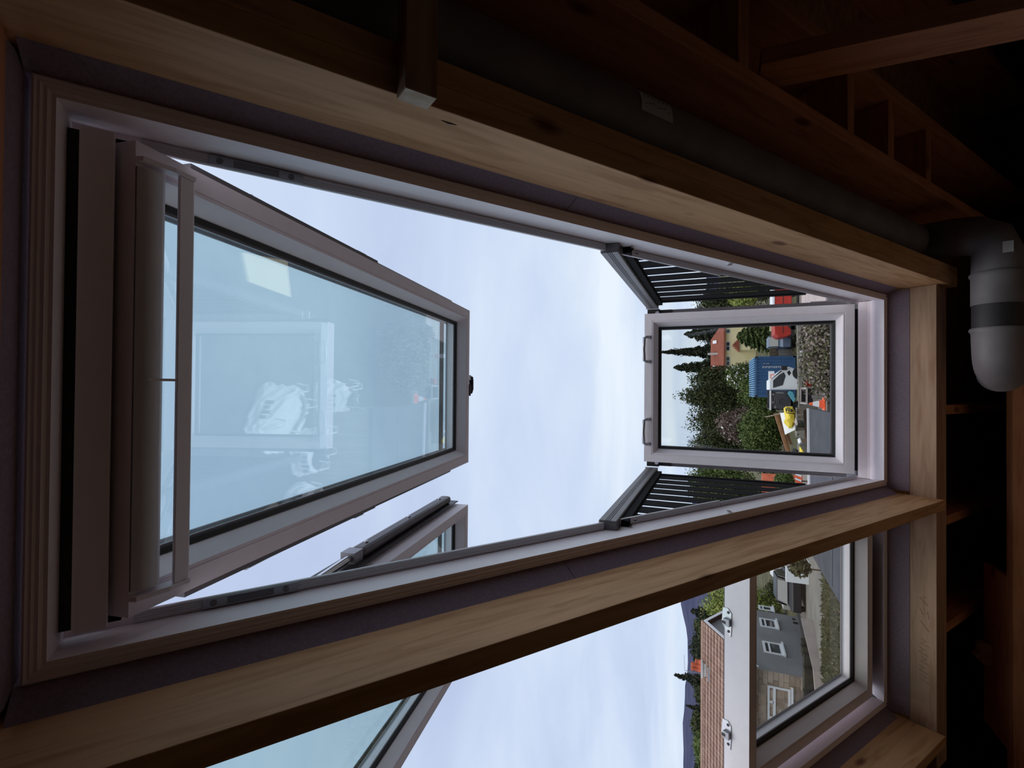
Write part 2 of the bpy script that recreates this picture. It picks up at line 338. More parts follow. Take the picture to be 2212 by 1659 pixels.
def balcony_window(name, xc, label, lower_open, detail):
    O = RP(xc, 0, .869); win = empty(name, O, label, 'window', kind='structure')
    rect = (xc-.39, xc+.39, -.168, 2.405); prof = frame_profile()
    a0, a1, b0, b1 = rect
    # four mitred lengths of frame, each its own part
    for side in (0, 1, 3):
        m = MB(); vv = []
        for d, n_ in prof:
            dh = .027 if (n_ >= .93 and d < .02 and d > .01) else d
            c = [(a0+d, b0+dh), (a1-d, b0+dh), (a1-d, b1-d), (a0+d, b1-d)]
            for k in (side, (side+1) % 4): vv.append(RP(c[k][0], c[k][1], n_))
        L = len(prof); ff = [(2*i, 2*i+1, 2*((i+1) % L)+1, 2*((i+1) % L)) for i in range(L)]
        ff += [tuple(2*i for i in range(L)), tuple(2*i+1 for i in range(L))[::-1]]
        m.add(vv, ff); m.build(('frame_head', 'frame_side', 'frame_sill', 'frame_side')[side], 'white_lacquer', win)
    # sill with an outward sloping face and an upstand
    m = MB(); q = [(2.405, .869), (2.402, .8665), (2.399, .869), (2.395, .8665), (2.391, .869), (2.386, .8665), (2.376, .868), (2.434, .940), (2.4345, .950), (2.428, .983), (2.46, .985), (2.46, .90)]
    m.prism([RP(xc-.3775, a, b) for a, b in q], (.755, 0, 0)); m.build('frame_sill', 'white_lacquer', win)
    # outer weather strip on the ledge of the side frames, in two lengths meeting at the pivot
    for sg in (-1, 1):
        for (s0, s1, xi) in ((-.06, 1.418, .3555), (1.424, 2.36, .3615)):
            m = MB(); a_, b_ = xc+sg*xi, xc+sg*.3735
            m.rbox(min(a_, b_), max(a_, b_), s0, s1, .960, .966)
            for k in range(4): c_ = xc+sg*(xi+.0006+.0034*k); m.rbox(min(c_, c_+sg*.0018), max(c_, c_+sg*.0018), s0, s1, .9588, .9602)
            m.build('weather_strip', 'soft_white_plastic', win)
        m = MB(); m.tube([RP(xc+sg*.3668, 1.343, .880), RP(xc+sg*.3628, 1.343, .8795)], .0085, 16)
        cap = m.build('screw_cap', 'soft_white_plastic', win)
        m = MB(); m.tube([RP(xc+sg*.3629, 1.343, .8795), RP(xc+sg*.3622, 1.343, .8794)], .0055, 14); m.build('cap_hole', 'dull_steel', cap)
        # hinge plate by the head
        m = MB(); a_, b_ = xc+sg*.3565, xc+sg*.3725; x0_, x1_ = min(a_, b_), max(a_, b_); m.rbox(x0_, x1_, .03, .175, .9560, .9586)
        hp = m.build('hinge_plate', 'dull_steel', win)
        m = MB()
        for s_ in (.045, .155): m.tube([RP((x0_+x1_)/2, s_, .9562), RP((x0_+x1_)/2, s_, .9545)], .005, 10)
        m.rbox(x0_+.003, x1_-.003, .065, .135, .9548, .9561)
        m.build('hinge_detail', 'grey_aluminium', hp)
    # head casing board and seal; black sheet added so the gap stays dark
    m = MB(); m.rbox(xc-.353, xc+.353, -.126, -.088, .9105, .93); m.build('head_board', 'white_lacquer', win)
    m = MB(); m.rbox(xc-.36, xc+.36, -.150, -.074, .948, .955); m.build('head_gap_shade', 'black_aluminium', win)
    m = MB(); m.rbox(xc-.352, xc+.352, -.152, -.128, .925, .935); m.build('head_seal', 'rubber_gasket', win)
    # collar of grey insulating foam between timber and frame, cut across once on each side
    for (x0, x1) in ((xc-.39, -.4078-(0 if xc > -.2 else .893)), (xc+.39, .421 if xc > -.2 else -.446)):
        for s0, s1 in ((-.175, .7105), (.7125, 2.40)):
            m = MB(); m.prism([RP(x0, s0, .872), RP(x1, s0, .829), RP(x1, s0, .887), RP(x0, s0, .93)], (s1-s0)*Sv); m.build('foam_collar', 'collar_foam', win)
    m = MB(); x0, x1 = xc-.405, xc+.405; m.prism([RP(x0, 2.405, .872), RP(x0, 2.4285, .80), RP(x0, 2.4285, .887), RP(x0, 2.405, .872)], (x1-x0)*Xv); m.build('foam_collar', 'collar_foam', win)
    m = MB(); m.prism([RP(x0, -.175, .872), RP(x0, -.183, .83), RP(x0, -.20, .887), RP(x0, -.175, .93)], (x1-x0)*Xv); m.build('foam_collar', 'collar_foam', win)
    # upper sash, hung at the head and thrown open upwards
    t2 = 9.4*D2R; U = np.array([0, math.cos(t2), math.sin(t2)]); C = np.array([0, math.sin(t2), -math.cos(t2)])
    O2 = np.array([xc+.002, 2.06, 1.053])-1.615*U
    us = build_sash(win, O2, Xv, U, C, .698, 1.615, 'solar_glass', 'upper_sash')
    def q(x, u, h): return O2+x*Xv+u*U+h*C
    for sg in (-1, 1):   # wider cladding on the upper part of each stile
        m = MB(); xa = sg*.349; m.obox(q(min(xa, xa+sg*.011), .1, -.05), .011*Xv, .645*U, .045*C); m.build('stile_strip', 'grey_aluminium', us)
        # weather profile standing up outside the stile with its thin drip edge
        m = MB(); xo = sg*.359
        m.obox(q(min(xo, xo+sg*.004), .02, -.135), .004*Xv, 1.60*U, .085*C)
        m.obox(q(min(xo, xo-sg*.03), .02, -.137), .03*Xv, 1.60*U, .003*C)
        m.build('weather_profile', 'dark_aluminium', us)
        m = MB(); m.obox(q(min(xo+sg*.004, xo+sg*.034), .80, -.118), .03*Xv, .78*U, .050*C); ch = m.build('strut_cover', 'grey_aluminium', us, bevel=.012)
        m = MB()
        for u_ in (.86, 1.18, 1.5): m.tube([q(xo+sg*.0345, u_, -.095), q(xo+sg*.0385, u_, -.095)], .006, 10)
        m.build('cover_screw', 'satin_steel', us)
        m = MB(); m.tube([q(xo+sg*.020, .30, -.062), q(xo+sg*.020, .74, -.088)], .011, 12); m.tube([q(xo+sg*.020, .74, -.088), q(xo+sg*.020, .83, -.092)], .006, 10); m.build('gas_strut', 'chrome', us)
        m = MB(); m.obox(q(min(xo+sg*.004, xo+sg*.036), .745, -.115), .032*Xv, .05*U, .045*C); m.build('strut_bracket', 'dull_steel', us)
    m = MB(); m.obox(q(-.359, 1.600, -.14), .718*Xv, .022*U, .012*C); m.obox(q(-.364, 1.585, -.155), .004*Xv, .03*U, .02*C); m.build('drip_edge', 'dark_aluminium', us)
    # ventilation flap and control bar across the head of the sash
    L = .634; fl = MB()
    pts = [(.0, .003), (.008, .011), (.018, .0145), (.030, .0145), (.040, .010), (.047, .002), (.052, -.010), (.054, -.022), (.0, -.022)]
    k = len(pts); P3 = [q(-L/2+.006, a, b) for a, b in pts]; dd = (L-.012)*Xv
    fl.add(P3+[p_+dd for p_ in P3], [(i, i+1, k+i+1, k+i) for i in range(k-2)], True); fl.add(P3+[p_+dd for p_ in P3], [tuple(range(k))[::-1], tuple(range(k, 2*k))])
    fl.build('vent_flap', 'soft_white_plastic', us)
    hb = MB(); hb.obox(q(-L/2, .053, .019), L*Xv, .026*U, .005*C); hb.obox(q(-L/2, .0765, .012), L*Xv, .004*U, .0115*C)
    bar = hb.build('control_bar', 'white_lacquer', us, bevel=.001)
    for x_ in (-L/2-.0075, L/2+.0005, -.004):
        m = MB(); wx = .007 if abs(x_) > .1 else .004
        m.prism([q(x_, -.002, .001), q(x_, .0, .014), q(x_, .045, .0255), q(x_, .0805, .0255), q(x_, .0805, .010), q(x_, .04, .001)] if abs(x_) > .1 else [q(x_, .012, .0155), q(x_, .053, .0235), q(x_, .053, .019), q(x_, .03, .0148)], wx*Xv)
        m.build('bar_bracket', 'white_lacquer', bar)
    # latch at the free end
    la = MB(); la.obox(q(-.044, 1.6155, -.034), .052*Xv, .008*U, .040*C); lt = la.build('sash_latch', 'dark_aluminium', us)
    la = MB(); la.prism([q(a, b, -.012) for a, b in ((-.036, 1.624), (-.032, 1.655), (-.012, 1.672), (.030, 1.670), (.046, 1.662), (.040, 1.652), (.012, 1.655), (-.006, 1.643), (-.010, 1.624))], .016*C)
    la.build('latch_hook', 'black_aluminium', lt); la = MB(); la.tube([q(.052, 1.636, -.004), q(.030, 1.640, -.004)], .0055, 10); la.tube([q(.048, 1.638, -.004), q(.046, 1.658, -.004)], .004, 8); la.build('latch_pin', 'satin_steel', lt)
    # lower sash
    if lower_open:
        B = np.array([0, 0, 1.]); Cn = np.array([0, -1., 0]); O3 = np.array([xc+.003, 2.43, -.528]); ln = .841
    else:
        B = -Sv; Cn = -Nv; O3 = RP(xc+.003, 2.340, .895); ln = .865
    ls = build_sash(win, O3, Xv, B, Cn, .698, ln, 'clear_glass', 'lower_sash')
    def e(x, u, h): return O3+x*Xv+u*B+h*Cn
    if lower_open:
        m = MB(); m.box(xc-.350, xc+.350, 2.566, 2.585, -.60, -.535); m.build('sill_gap_block', 'black_aluminium', win)  # black strip added so the gap under the sash stays dark
        for xh in (.180, -.208):
            m = MB(); m.tube([e(xh-.058, ln-.022, .004), e(xh-.058, ln-.010, .016), e(xh-.054, ln-.002, .022), e(xh, ln+.001, .024), e(xh+.054, ln-.002, .022), e(xh+.058, ln-.010, .016), e(xh+.058, ln-.022, .004)], .0078, 10)
            ph = m.build('pull_handle', 'satin_steel', ls)
            m = MB()
            for d in (-.065, .051): m.obox(e(xh+d, ln-.030, .0005), .014*Xv, .016*B, .004*Cn)
            m.build('handle_foot', 'dull_steel', ph)
        for sg in (-1, 1):
            m = MB(); xa = sg*.352; m.obox(e(min(xa, xa+sg*.020), .775, -.045), .020*Xv, .055*B, .03*Cn); m.obox(e(min(xa, xa+sg*.018), .72, -.060), .018*Xv, .085*B, .025*Cn)
            rb = m.build('rail_pivot', 'dark_aluminium', ls)
            m = MB(); m.tube([e(xa+sg*.001, .785, -.028), e(xa+sg*.001, .785, -.012)], .009, 14); m.build('pivot_bolt', 'chrome', rb)
            m = MB(); xb = sg*.357
            m.obox(e(min(xb, xb+sg*.013), .02, -.085), .013*Xv, .74*B, .045*Cn); m.build('side_cover', 'grey_aluminium', ls)
            m = MB(); m.tube([e(xb+sg*.017, .055, -.06), e(xb+sg*.017, .15, -.06)], .003, 8); m.build('gas_strut', 'chrome', ls)
            side_railing(win, sg, xc, 2.43)
    else:
        MB().rbox(xc-.352, xc+.352, 2.335, 2.432, .955, .986).build('sill_gap_block', 'black_aluminium', win)  # block added to keep sky light off the sill face
        for xh in (.138, -.221):
            # striker keeps set on the upper edge of the closed sash
            m = MB(); u0 = ln+.0006
            pl = [e(xh-.046, u0, -.062), e(xh-.02, u0, -.060), e(xh+.03, u0, -.060), e(xh+.042, u0, -.072), e(xh+.040, u0, -.090), e(xh-.01, u0, -.094)]
            m.prism(pl, .0022*B); kp = m.build('striker_plate', 'satin_steel', ls)
            m = MB(); m.obox(e(xh-.012, u0+.0022, -.082), .022*Xv, .010*B, .020*Cn); m.build('striker_cup', 'dull_steel', kp)
            m = MB(); m.tube([e(xh-.030, u0+.002, -.069), e(xh-.030, u0+.0036, -.069)], .0045, 10); m.tube([e(xh+.030, u0+.002, -.070), e(xh+.030, u0+.0036, -.070)], .0045, 10)
            m.obox(e(xh-.006, u0+.0105, -.086), .008*Xv, .003*B, .012*Cn); m.build('striker_screw', 'dark_aluminium', kp)
    return win
win1 = balcony_window('window_1', XC, 'open balcony roof window in the middle, both sashes swung open', True, 1)
win2 = balcony_window('window_2', XC-.893, 'left balcony roof window, lower sash shut and upper sash open', False, 1)

# ------------------------------------------------------------------ ventilation pipe
t = empty('vent_pipe', RP(.600, .9, .80), 'fat grey plastic pipe running down the bay beside the window', 'pipe')
PX, PN, PR = .602, .80, .070
MB().tube([RP(PX, -1.6, PN), RP(PX, 2.42, PN)], PR, 28).build('pipe_length', 'grey_pipe_plastic', t)
a = RP(PX, 2.42, PN); cz = np.array([0, 2.375, -.958])
MB().tube([a, a+.05*Sv, np.array([.600, 2.43, -.845]), np.array([.592, 2.40, -.905]), np.array([.565, 2.38, -.945]), cz+Xv*.52, cz+Xv*.445], PR+.002, 24).build('pipe_elbow', 'grey_pipe_plastic', t)
MB().tube([cz+Xv*.445, cz+Xv*.437, cz+Xv*.425, cz+Xv*.325], [.075, .079, .073, .073], 28).build('pipe_collar', 'grey_pipe_plastic', t)
MB().tube([cz+Xv*.325, cz+Xv*.24], .0705, 28).build('pipe_seal', 'dark_seal', t)
g = [cz+Xv*.24, cz+Xv*.232, cz+Xv*.222, cz+Xv*.16]
for k in range(1, 7):
    an = k/6*78*D2R; g.append(cz+Xv*(.16-.085*math.sin(an))+np.array([0, .085*(1-math.cos(an))*.9, -.085*(1-math.cos(an))*.6]))
MB().tube(g, [.075, .079, .0725, .0705]+[.0705]*5+[.075], 28).build('pipe_bend', 'grey_pipe_plastic', t)
# printed sticker on the round of the pipe facing the room
def pipe_pt(s_, ang, r=.0712): return RP(.602-r*math.sin(ang), s_, .80-r*math.cos(ang))
m = MB(); s0, s1 = .80, .90
for i in range(5):
    a0_, a1_ = (-.52+.13*i), (-.52+.13*(i+1)); m.add([pipe_pt(s0, a0_), pipe_pt(s1, a0_), pipe_pt(s1, a1_), pipe_pt(s0, a1_)], [(0, 1, 2, 3)])
lb = m.build('pipe_label', 'sticker_white', t)
m = MB()
for k in range(7):
    sa = s0+.012+.012*k; m.add([pipe_pt(sa, -.45, .0716), pipe_pt(sa+.005, -.45, .0716), pipe_pt(sa+.005, -.10-.04*(k % 3), .0716), pipe_pt(sa, -.10-.04*(k % 3), .0716)], [(0, 1, 2, 3)])
m.build('label_print', 'print_grey', lb)
m = MB(); m.obox((.50, 2.303, -.945), (.04, 0, 0), (0, -.001, -.0), (0, -.010, -.026)); m.build('pipe_tag', 'sticker_white', t)

# ================================================================== OUTSIDE
def GZ(y):
    if y < 20: return -4.1
    if y < 40: return -4.1-1.2*(y-20)/20
    if y < 110: return -5.3-1.7*(y-40)/70
    return -7.0
noisy('gravel', (.035, .032, .031), (.080, .073, .068), 3.0, .95, bump=.3, detail=8)
noisy('concrete_road', (.17, .155, .135), (.23, .21, .18), .8, .9)
noisy('meadow_grass', (.055, .060, .025), (.13, .11, .055), .55, .95, detail=8)
noisy('bare_earth', (.16, .10, .07), (.22, .15, .11), 1.2, .95, detail=8)
noisy('hill_blue', (.048, .054, .095), (.070, .074, .12), .012, 1.0, detail=6, spec=0)  # muted blue tones for the distant hills
noisy('leaf_dark', (.030, .040, .016), (.075, .085, .032), 1.5, .7, spec=.2)
noisy('leaf_mid', (.055, .085, .022), (.13, .17, .05), 1.5, .7, spec=.2)
noisy('leaf_bright', (.16, .21, .045), (.30, .33, .09), 1.5, .7, spec=.2)
noisy('leaf_conifer', (.022, .030, .020), (.050, .055, .032), 1.5, .8, spec=.1)
noisy('leaf_spruce', (.040, .065, .022), (.10, .125, .045), 1.5, .8, spec=.1)
noisy('leaf_purple', (.10, .06, .055), (.20, .15, .12), 1.5, .7, spec=.2)
noisy('leaf_pinkish', (.20, .15, .14), (.36, .28, .26), 5, .7, spec=.2)
noisy('leaf_olive', (.085, .085, .04), (.17, .16, .085), 5, .7, spec=.2)
base('blossom', (.75, .72, .70), .8)
noisy('bark', (.10, .07, .05), (.16, .12, .09), 6, .9)
noisy('container_blue', (.028, .082, .19), (.04, .105, .225), 1.2, .5)
base('container_blue_top', (.13, .30, .50), .5)
noisy('red_paint', (.36, .022, .014), (.46, .038, .024), 2, .5)
base('orange_plastic', (.85, .12, .035), .5); base('white_paint', (.75, .76, .78), .45); base('cream_paint', (.80, .68, .40), .7)
base('black_paint', (.018, .016, .018), .4); base('tyre_rubber', (.02, .02, .02), .8); base('car_blue_grey', (.10, .14, .21), .35)
noisy('dark_tarp', (.030, .026, .030), (.060, .052, .058), 3, .6)
noisy('grey_felt', (.050, .050, .060), (.072, .072, .084), 2, .8)
noisy('fence_board', (.19, .165, .15), (.30, .27, .24), 3, .9, stretch=(4, 4, .4))
noisy('brown_board', (.26, .12, .055), (.36, .18, .085), 3, .8, stretch=(1, 4, 4))
noisy('yellow_sack', (.78, .58, .05), (.85, .66, .09), 5, .7)
noisy('white_sack', (.74, .74, .73), (.86, .86, .86), 12, .85)
noisy('roof_red', (.20, .055, .033), (.27, .078, .046), 1.0, .8, stretch=(.4, 3, 3))
noisy('roof_tile_brown', (.22, .135, .10), (.31, .20, .15), 2.2, .85)
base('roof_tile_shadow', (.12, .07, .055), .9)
noisy('yellow_render', (.74, .65, .38), (.82, .73, .46), .7, .9)
noisy('grey_render', (.22, .22, .225), (.26, .26, .265), .8, .9)
noisy('white_render', (.5, .48, .46), (.6, .58, .56), 1.5, .9)
noisy('sandstone', (.34, .26, .20), (.46, .37, .29), 1.7, .9); noisy('sandstone_dark', (.24, .18, .14), (.34, .26, .20), 1.9, .9)
base('mortar', (.22, .18, .15), .9); base('slate_purple', (.13, .105, .125), .8)
noisy('terracotta', (.55, .12, .06), (.66, .18, .09), 3, .8)
noisy('pink_concrete', (.36, .30, .275), (.44, .375, .345), 1, .9)
noisy('dark_hedge', (.028, .026, .020), (.05, .045, .032), 2, .9)

# ground sheet
m = MB(); ys = [2.7, 8, 14, 20, 26, 33, 40, 60, 85, 110, 200, 600, 2500]; xs_ = [-1500, -300, -60, -14.5, -6, 0, 6, 14, 40, 300, 1500]
for y in ys:
    for x in xs_: m.v.append((x, y, GZ(y)))
nx = len(xs_)
zone = {}
for j in range(len(ys)-1):
    for i in range(nx-1): m.f.append((j*nx+i, j*nx+i+1, (j+1)*nx+i+1, (j+1)*nx+i)); m.sm.append(False)
go = m.build('ground', 'gravel'); tag(go, 'gravel yard and rough ground below the windows', 'ground', kind='structure')
me = go.data
for mn in ('meadow_grass', 'concrete_road', 'bare_earth'): me.materials.append(mat(mn))
for p in me.polygons:
    c = p.center
    if c.x < -6.1 and c.y < 26: p.material_index = 3 if 20 < c.y else 1
    elif c.y > 40: p.material_index = 1
    elif c.y > 26 and c.x > -14: p.material_index = 2
# distant hills, a long ridge with real depth
m = MB(); prof = [(-90, 2.6), (-60, 2.5), (-45, 2.45), (-35.2, 2.52), (-32, 2.63), (-29, 2.57), (-27.4, 2.36), (-25.6, 2.36), (-23.6, 2.71), (-22.2, 3.18), (-20, 3.3), (-16, 2.9), (-10, 1.9), (0, .8), (10, .9), (30, 1.2), (60, 1.6), (90, 1.5)]
hv = []
for az in np.arange(-85, 86, 1.0):
    el_ = np.interp(az, [p[0] for p in prof], [p[1] for p in prof])+.03*math.sin(az*2.1)+.03*math.sin(az*5.3+1)
    for d, k in ((1500, -.12), (2100, .62), (2600, 1.0), (3300, .5)):
        a_ = az*D2R; z = -7+(math.tan(el_*D2R)*d+7)*k if k > 0 else -12
        hv.append((d*math.sin(a_), d*math.cos(a_), z))
n = len(hv)//4; hf = [(i*4+k, (i+1)*4+k, (i+1)*4+k+1, i*4+k+1) for i in range(n-1) for k in range(3)]
m.add(hv, hf, True); tag(m.build('hills', 'hill_blue'), 'blue hills along the skyline', 'hills', kind='structure')

# ------------------------------------------------------------------ trees
def leaf_mesh(name, pts, nrm, size, material, aspect=.55):
    n = len(pts); a = np.cross(nrm, rng.normal(size=(n, 3))); a /= np.linalg.norm(a, axis=1)[:, None]; b = np.cross(nrm, a)
    s_ = size*(.6+.8*rng.random(n))[:, None]
    v = np.empty((n*4, 3)); v[0::4] = pts-a*s_; v[1::4] = pts-b*s_*aspect; v[2::4] = pts+a*s_; v[3::4] = pts+b*s_*aspect
    me = bpy.data.meshes.new(name); me.vertices.add(4*n); me.vertices.foreach_set('co', v.ravel())
    me.loops.add(4*n); me.loops.foreach_set('vertex_index', np.arange(4*n)); me.polygons.add(n)
    me.polygons.foreach_set('loop_start', np.arange(0, 4*n, 4)); me.materials.append(mat(material)); me.update(calc_edges=True)
    return me
def crown_pts(n, rx, ry, rz, clumps=14, shell=.55):
    cc = rng.normal(size=(clumps, 3)); cc /= np.linalg.norm(cc, axis=1)[:, None]; cc *= shell*rng.random((clumps, 1))**.4
    idx = rng.integers(0, clumps, n); d = rng.normal(size=(n, 3)); d /= np.linalg.norm(d, axis=1)[:, None]
    r = (.30+.25*rng.random(clumps))[idx][:, None]*(.75+.35*rng.random((n, 1)))
    p = cc[idx]+d*r; nn = d+.6*rng.normal(size=(n, 3)); nn /= np.linalg.norm(nn, axis=1)[:, None]
    return p*np.array([rx, ry, rz]), nn
def tree(label, D, px_top, py, w_px, material='leaf_dark', leaf=None, n=2600, kind='round', group=None, base_z=None, px_low=None, name='tree', extra=None):
    top = aty(px_top, py, D); depth = top[1]*Yc[2]*-1 if False else -(R.T@top)[2]
    wr = w_px/F*depth/2; zb = GZ(D) if base_z is None else base_z; H = top[2]-zb
    x = top[0]; t = empty(name, (x, D, zb), label, 'tree' if name == 'tree' else name.split('_')[0], group)
    n = int(n*1.9)
    leaf = (2.5*depth/F) if leaf is None else leaf*.8
    m = MB(); m.tube([(x, D, zb-.1), (x, D, zb+H*.55), (x+.02*H, D, zb+H*.9)], [.035*H*.7, .02*H, .004*H], 7); 
    for k in range(7):
        g = k*2.4; hb_ = zb+H*(.3+.08*k); m.tube([(x, D, hb_), (x+math.cos(g)*wr*.6, D+math.sin(g)*wr*.6, hb_+H*.14)], [.012*H, .003*H], 5)
    m.build('trunk', 'bark', t)
    if kind == 'round':
        hz = H*.5 if px_low is None else (top[2]-aty(px_low, py, D)[2])/2
        p, nn = crown_pts(n, wr*1.05, wr*1.05, hz*1.05, clumps=max(12, int(n/150))); p += np.array([x, D, top[2]-hz])
    else:  # conifer
        u = rng.random(n)**.70; ang = rng.random(n)*2*math.pi; tier = u+.035*np.sin(ang*3+u*60)*(u > .05)
        lob = .72+.28*np.abs(np.sin(ang*2.5+tier*30)); rad = (1.45 if kind == 'spire' else 1.1)*wr*(u**(.85 if kind == 'spire' else .5))*lob*(.30+.70*rng.random(n)**.5)*(.82+.18*np.sin(u*46+ang))
        if kind == 'column': rad *= 1.0
        p = np.stack([x+rad*np.cos(ang), D+rad*np.sin(ang), top[2]-tier*(H*.93)-.12*rad], 1)
        nn = np.stack([np.cos(ang)*.5, np.sin(ang)*.5, np.ones(n)*.8], 1)+.5*rng.normal(size=(n, 3)); nn /= np.linalg.norm(nn, axis=1)[:, None]
    o = bpy.data.objects.new('foliage', leaf_mesh('foliage', p, nn, leaf, material)); col.objects.link(o); o.parent = t; o.matrix_parent_inverse = t.matrix_world.inverted()
    if extra:
        k = rng.choice(n, int(n*extra[1])); o2 = bpy.data.objects.new('blossom', leaf_mesh('blossom', p[k]*1.0+nn[k]*leaf*.6, nn[k], leaf*1.1, extra[0])); col.objects.link(o2); o2.parent = t; o2.matrix_parent_inverse = t.matrix_world.inverted()
    return t
# behind the yard, seen through the raised lower sash
tree('slender dark conifer with a pointed spire tip, tallest on the skyline', 128, 1426, 761, 34, 'leaf_conifer', n=4200, kind='spire')
tree('dark conifer with a blunt rounded top, left of the pointed spire', 144, 1456, 794, 42, 'leaf_conifer', n=4200, kind='column')
tree('broad ragged dark conifer behind the red roof, right end', 116, 1478, 722, 78, 'leaf_conifer', n=5200, kind='spire')
tree('big dark tree right of the dark slate roof, rounded top', 84, 1482, 822, 66, 'leaf_dark', n=6000, px_low=1640)
tree('big dark tree with a twiggy point at its top', 74, 1461, 856, 64, 'leaf_dark', n=7500, px_low=1650)
tree('dark tree at the left edge of the raised sash, low crown', 94, 1476, 905, 92, 'leaf_dark', n=6500, px_low=1660)
tree('dark tree seen low at the left side of the raised sash', 80, 1478, 965, 90, 'leaf_dark', n=6500, px_low=1660)
tree('mid-height dark tree behind the red roof ridge', 165, 1512, 775, 90, 'leaf_conifer', n=4200, px_low=1640)
tree('green spruce beside the blue container, right of it', 56, 1592, 728, 84, 'leaf_spruce', n=9000, kind='column', leaf=.17)
tree('white-blossomed shrub tree in front of the yellow house', 66, 1560, 812, 66, 'leaf_mid', n=4200, px_low=1660, extra=('blossom', .12))
tree('green tree between the container and the dark slate roof', 60, 1585, 845, 80, 'leaf_mid', n=5500, px_low=1700)
tree('purple-leaved tree with scattered white blossom', 62, 1545, 915, 92, 'leaf_purple', n=6500, px_low=1680, extra=('blossom', .03))
tree('bright green bushy tree left of the blue container', 48, 1592, 930, 118, 'leaf_mid', n=12000, leaf=.14, px_low=1700)
tree('low dark tree left of the container behind the brown boards', 56, 1610, 985, 80, 'leaf_dark', n=4200, px_low=1720)
# through the gaps beside the raised sash
tree('dark tree beyond the right railing, tall crown', 70, 1494, 655, 80, 'leaf_dark', n=5000, px_low=1640)
tree('bright lime green bush beyond the right railing', 43, 1566, 642, 54, 'leaf_bright', n=3600, px_low=1640)
tree('dark bush beyond the right railing, beside the brown fence', 52, 1600, 618, 90, 'leaf_dark', n=3600, px_low=1700)
tree('olive green tree beyond the left railing', 40, 1476, 1040, 110, 'leaf_mid', n=9000, leaf=.12, px_low=1640)
tree('olive green tree beyond the left railing, lower and behind', 52, 1520, 1090, 120, 'leaf_dark', n=5000, px_low=1700)
tree('low green bush beside the brown post beyond the left railing', 30, 1668, 1035, 50, 'leaf_mid', n=2600, px_low=1720)
# beyond the closed lower sash
tree('bright yellow-green tree behind the gable of the brown-tiled house', 47, 1515, 1300, 105, 'leaf_bright', n=9000, leaf=.13, px_low=1690)
tree('dark fir behind the ridge, right of the chimney', 79, 1492, 1320, 60, 'leaf_conifer', n=3600, kind='column')
tree('dark fir cluster behind the ridge near the gable', 66, 1497, 1352, 62, 'leaf_dark', n=3600, px_low=1552)
tree('dark bushy tree behind the ridge between gable and chimney', 74, 1487, 1398, 84, 'leaf_conifer', n=5000, px_low=1552)
tree('tall thin fir rising behind the chimney, bare tip', 52, 1456, 1458, 62, 'leaf_conifer', n=3800, kind='spire')
tree('dark tree left of the chimney fir', 60, 1494, 1490, 66, 'leaf_dark', n=3600, px_low=1552)
tree('small spiky fir behind the ridge', 64, 1483, 1524, 44, 'leaf_conifer', n=2000, kind='spire')
tree('rounded dark green tree behind the ridge', 70, 1488, 1556, 74, 'leaf_dark', n=5000, px_low=1552)
tree('green tree behind the ridge, left of the rounded dark one', 60, 1493, 1606, 72, 'leaf_mid', n=5000, px_low=1552)
tree('dark tree behind the ridge at the far left edge', 72, 1498, 1655, 60, 'leaf_dark', n=4200, px_low=1552)
tree('dark green tree beyond the gable, in front of the white wall', 53, 1640, 1285, 80, 'leaf_dark', n=6000, px_low=1740)
tree('leafy sapling with sparse branches before the white wall', 26, 1690, 1222, 40, 'leaf_olive', n=420, leaf=.12, px_low=1770)
# big pinkish shrub close by, lower right of the raised sash
tree('large shrub with pinkish grey leaves nearest the windows', 15.5, 1722, 765, 205, 'leaf_olive', n=9000, leaf=.055, px_low=1880, name='shrub', extra=('leaf_pinkish', .55))
tree('pinkish shrub beside the right railing, behind the large one', 18.5, 1728, 706, 70, 'leaf_pinkish', n=2600, leaf=.055, px_low=1850, name='shrub')

# ------------------------------------------------------------------ red-roofed yellow house
def wallbox(m, x0, x1, y0, y1, z0, z1): m.box(x0, x1, y0, y1, z0, z1)
D = 100
L = aty(1563, 846, D); Rr = aty(1563, 694, D); rl = aty(1535, 800, D+4); rr_ = aty(1535, 734, D+4)
hz_ = empty('house', (L[0], D, -9), 'yellow rendered house with a red hipped roof behind the trees', 'house')
b = MB(); b.box(L[0]+.5, Rr[0]-.5, D+.5, D+8, -9, L[2]); b.build('wall', 'yellow_render', hz_)
m = MB(); m.add([(L[0], D, L[2]), (Rr[0], D, L[2]), (Rr[0], D+8.6, L[2]), (L[0], D+8.6, L[2]), (rl[0], D+4.3, rl[2]), (rr_[0], D+4.3, rl[2]),
                 (L[0], D, L[2]-.25), (Rr[0], D, L[2]-.25), (Rr[0], D+8.6, L[2]-.25), (L[0], D+8.6, L[2]-.25)],
                [(0, 1, 5, 4), (1, 2, 5), (2, 3, 4, 5), (3, 0, 4), (6, 7, 1, 0), (7, 8, 2, 1), (8, 9, 3, 2), (9, 6, 0, 3), (9, 8, 7, 6)])
rf = m.build('roof', 'roof_red', hz_)
def roofpt(px, py, lift=.0):   # on the front slope
    d = ray(px, py); n_ = unit(np.cross(np.array([1., 0, 0]), np.array([0, 4.3, rl[2]-L[2]]))); return d*(np.array([L[0], D, L[2]]).dot(n_)/d.dot(n_))+n_*lift
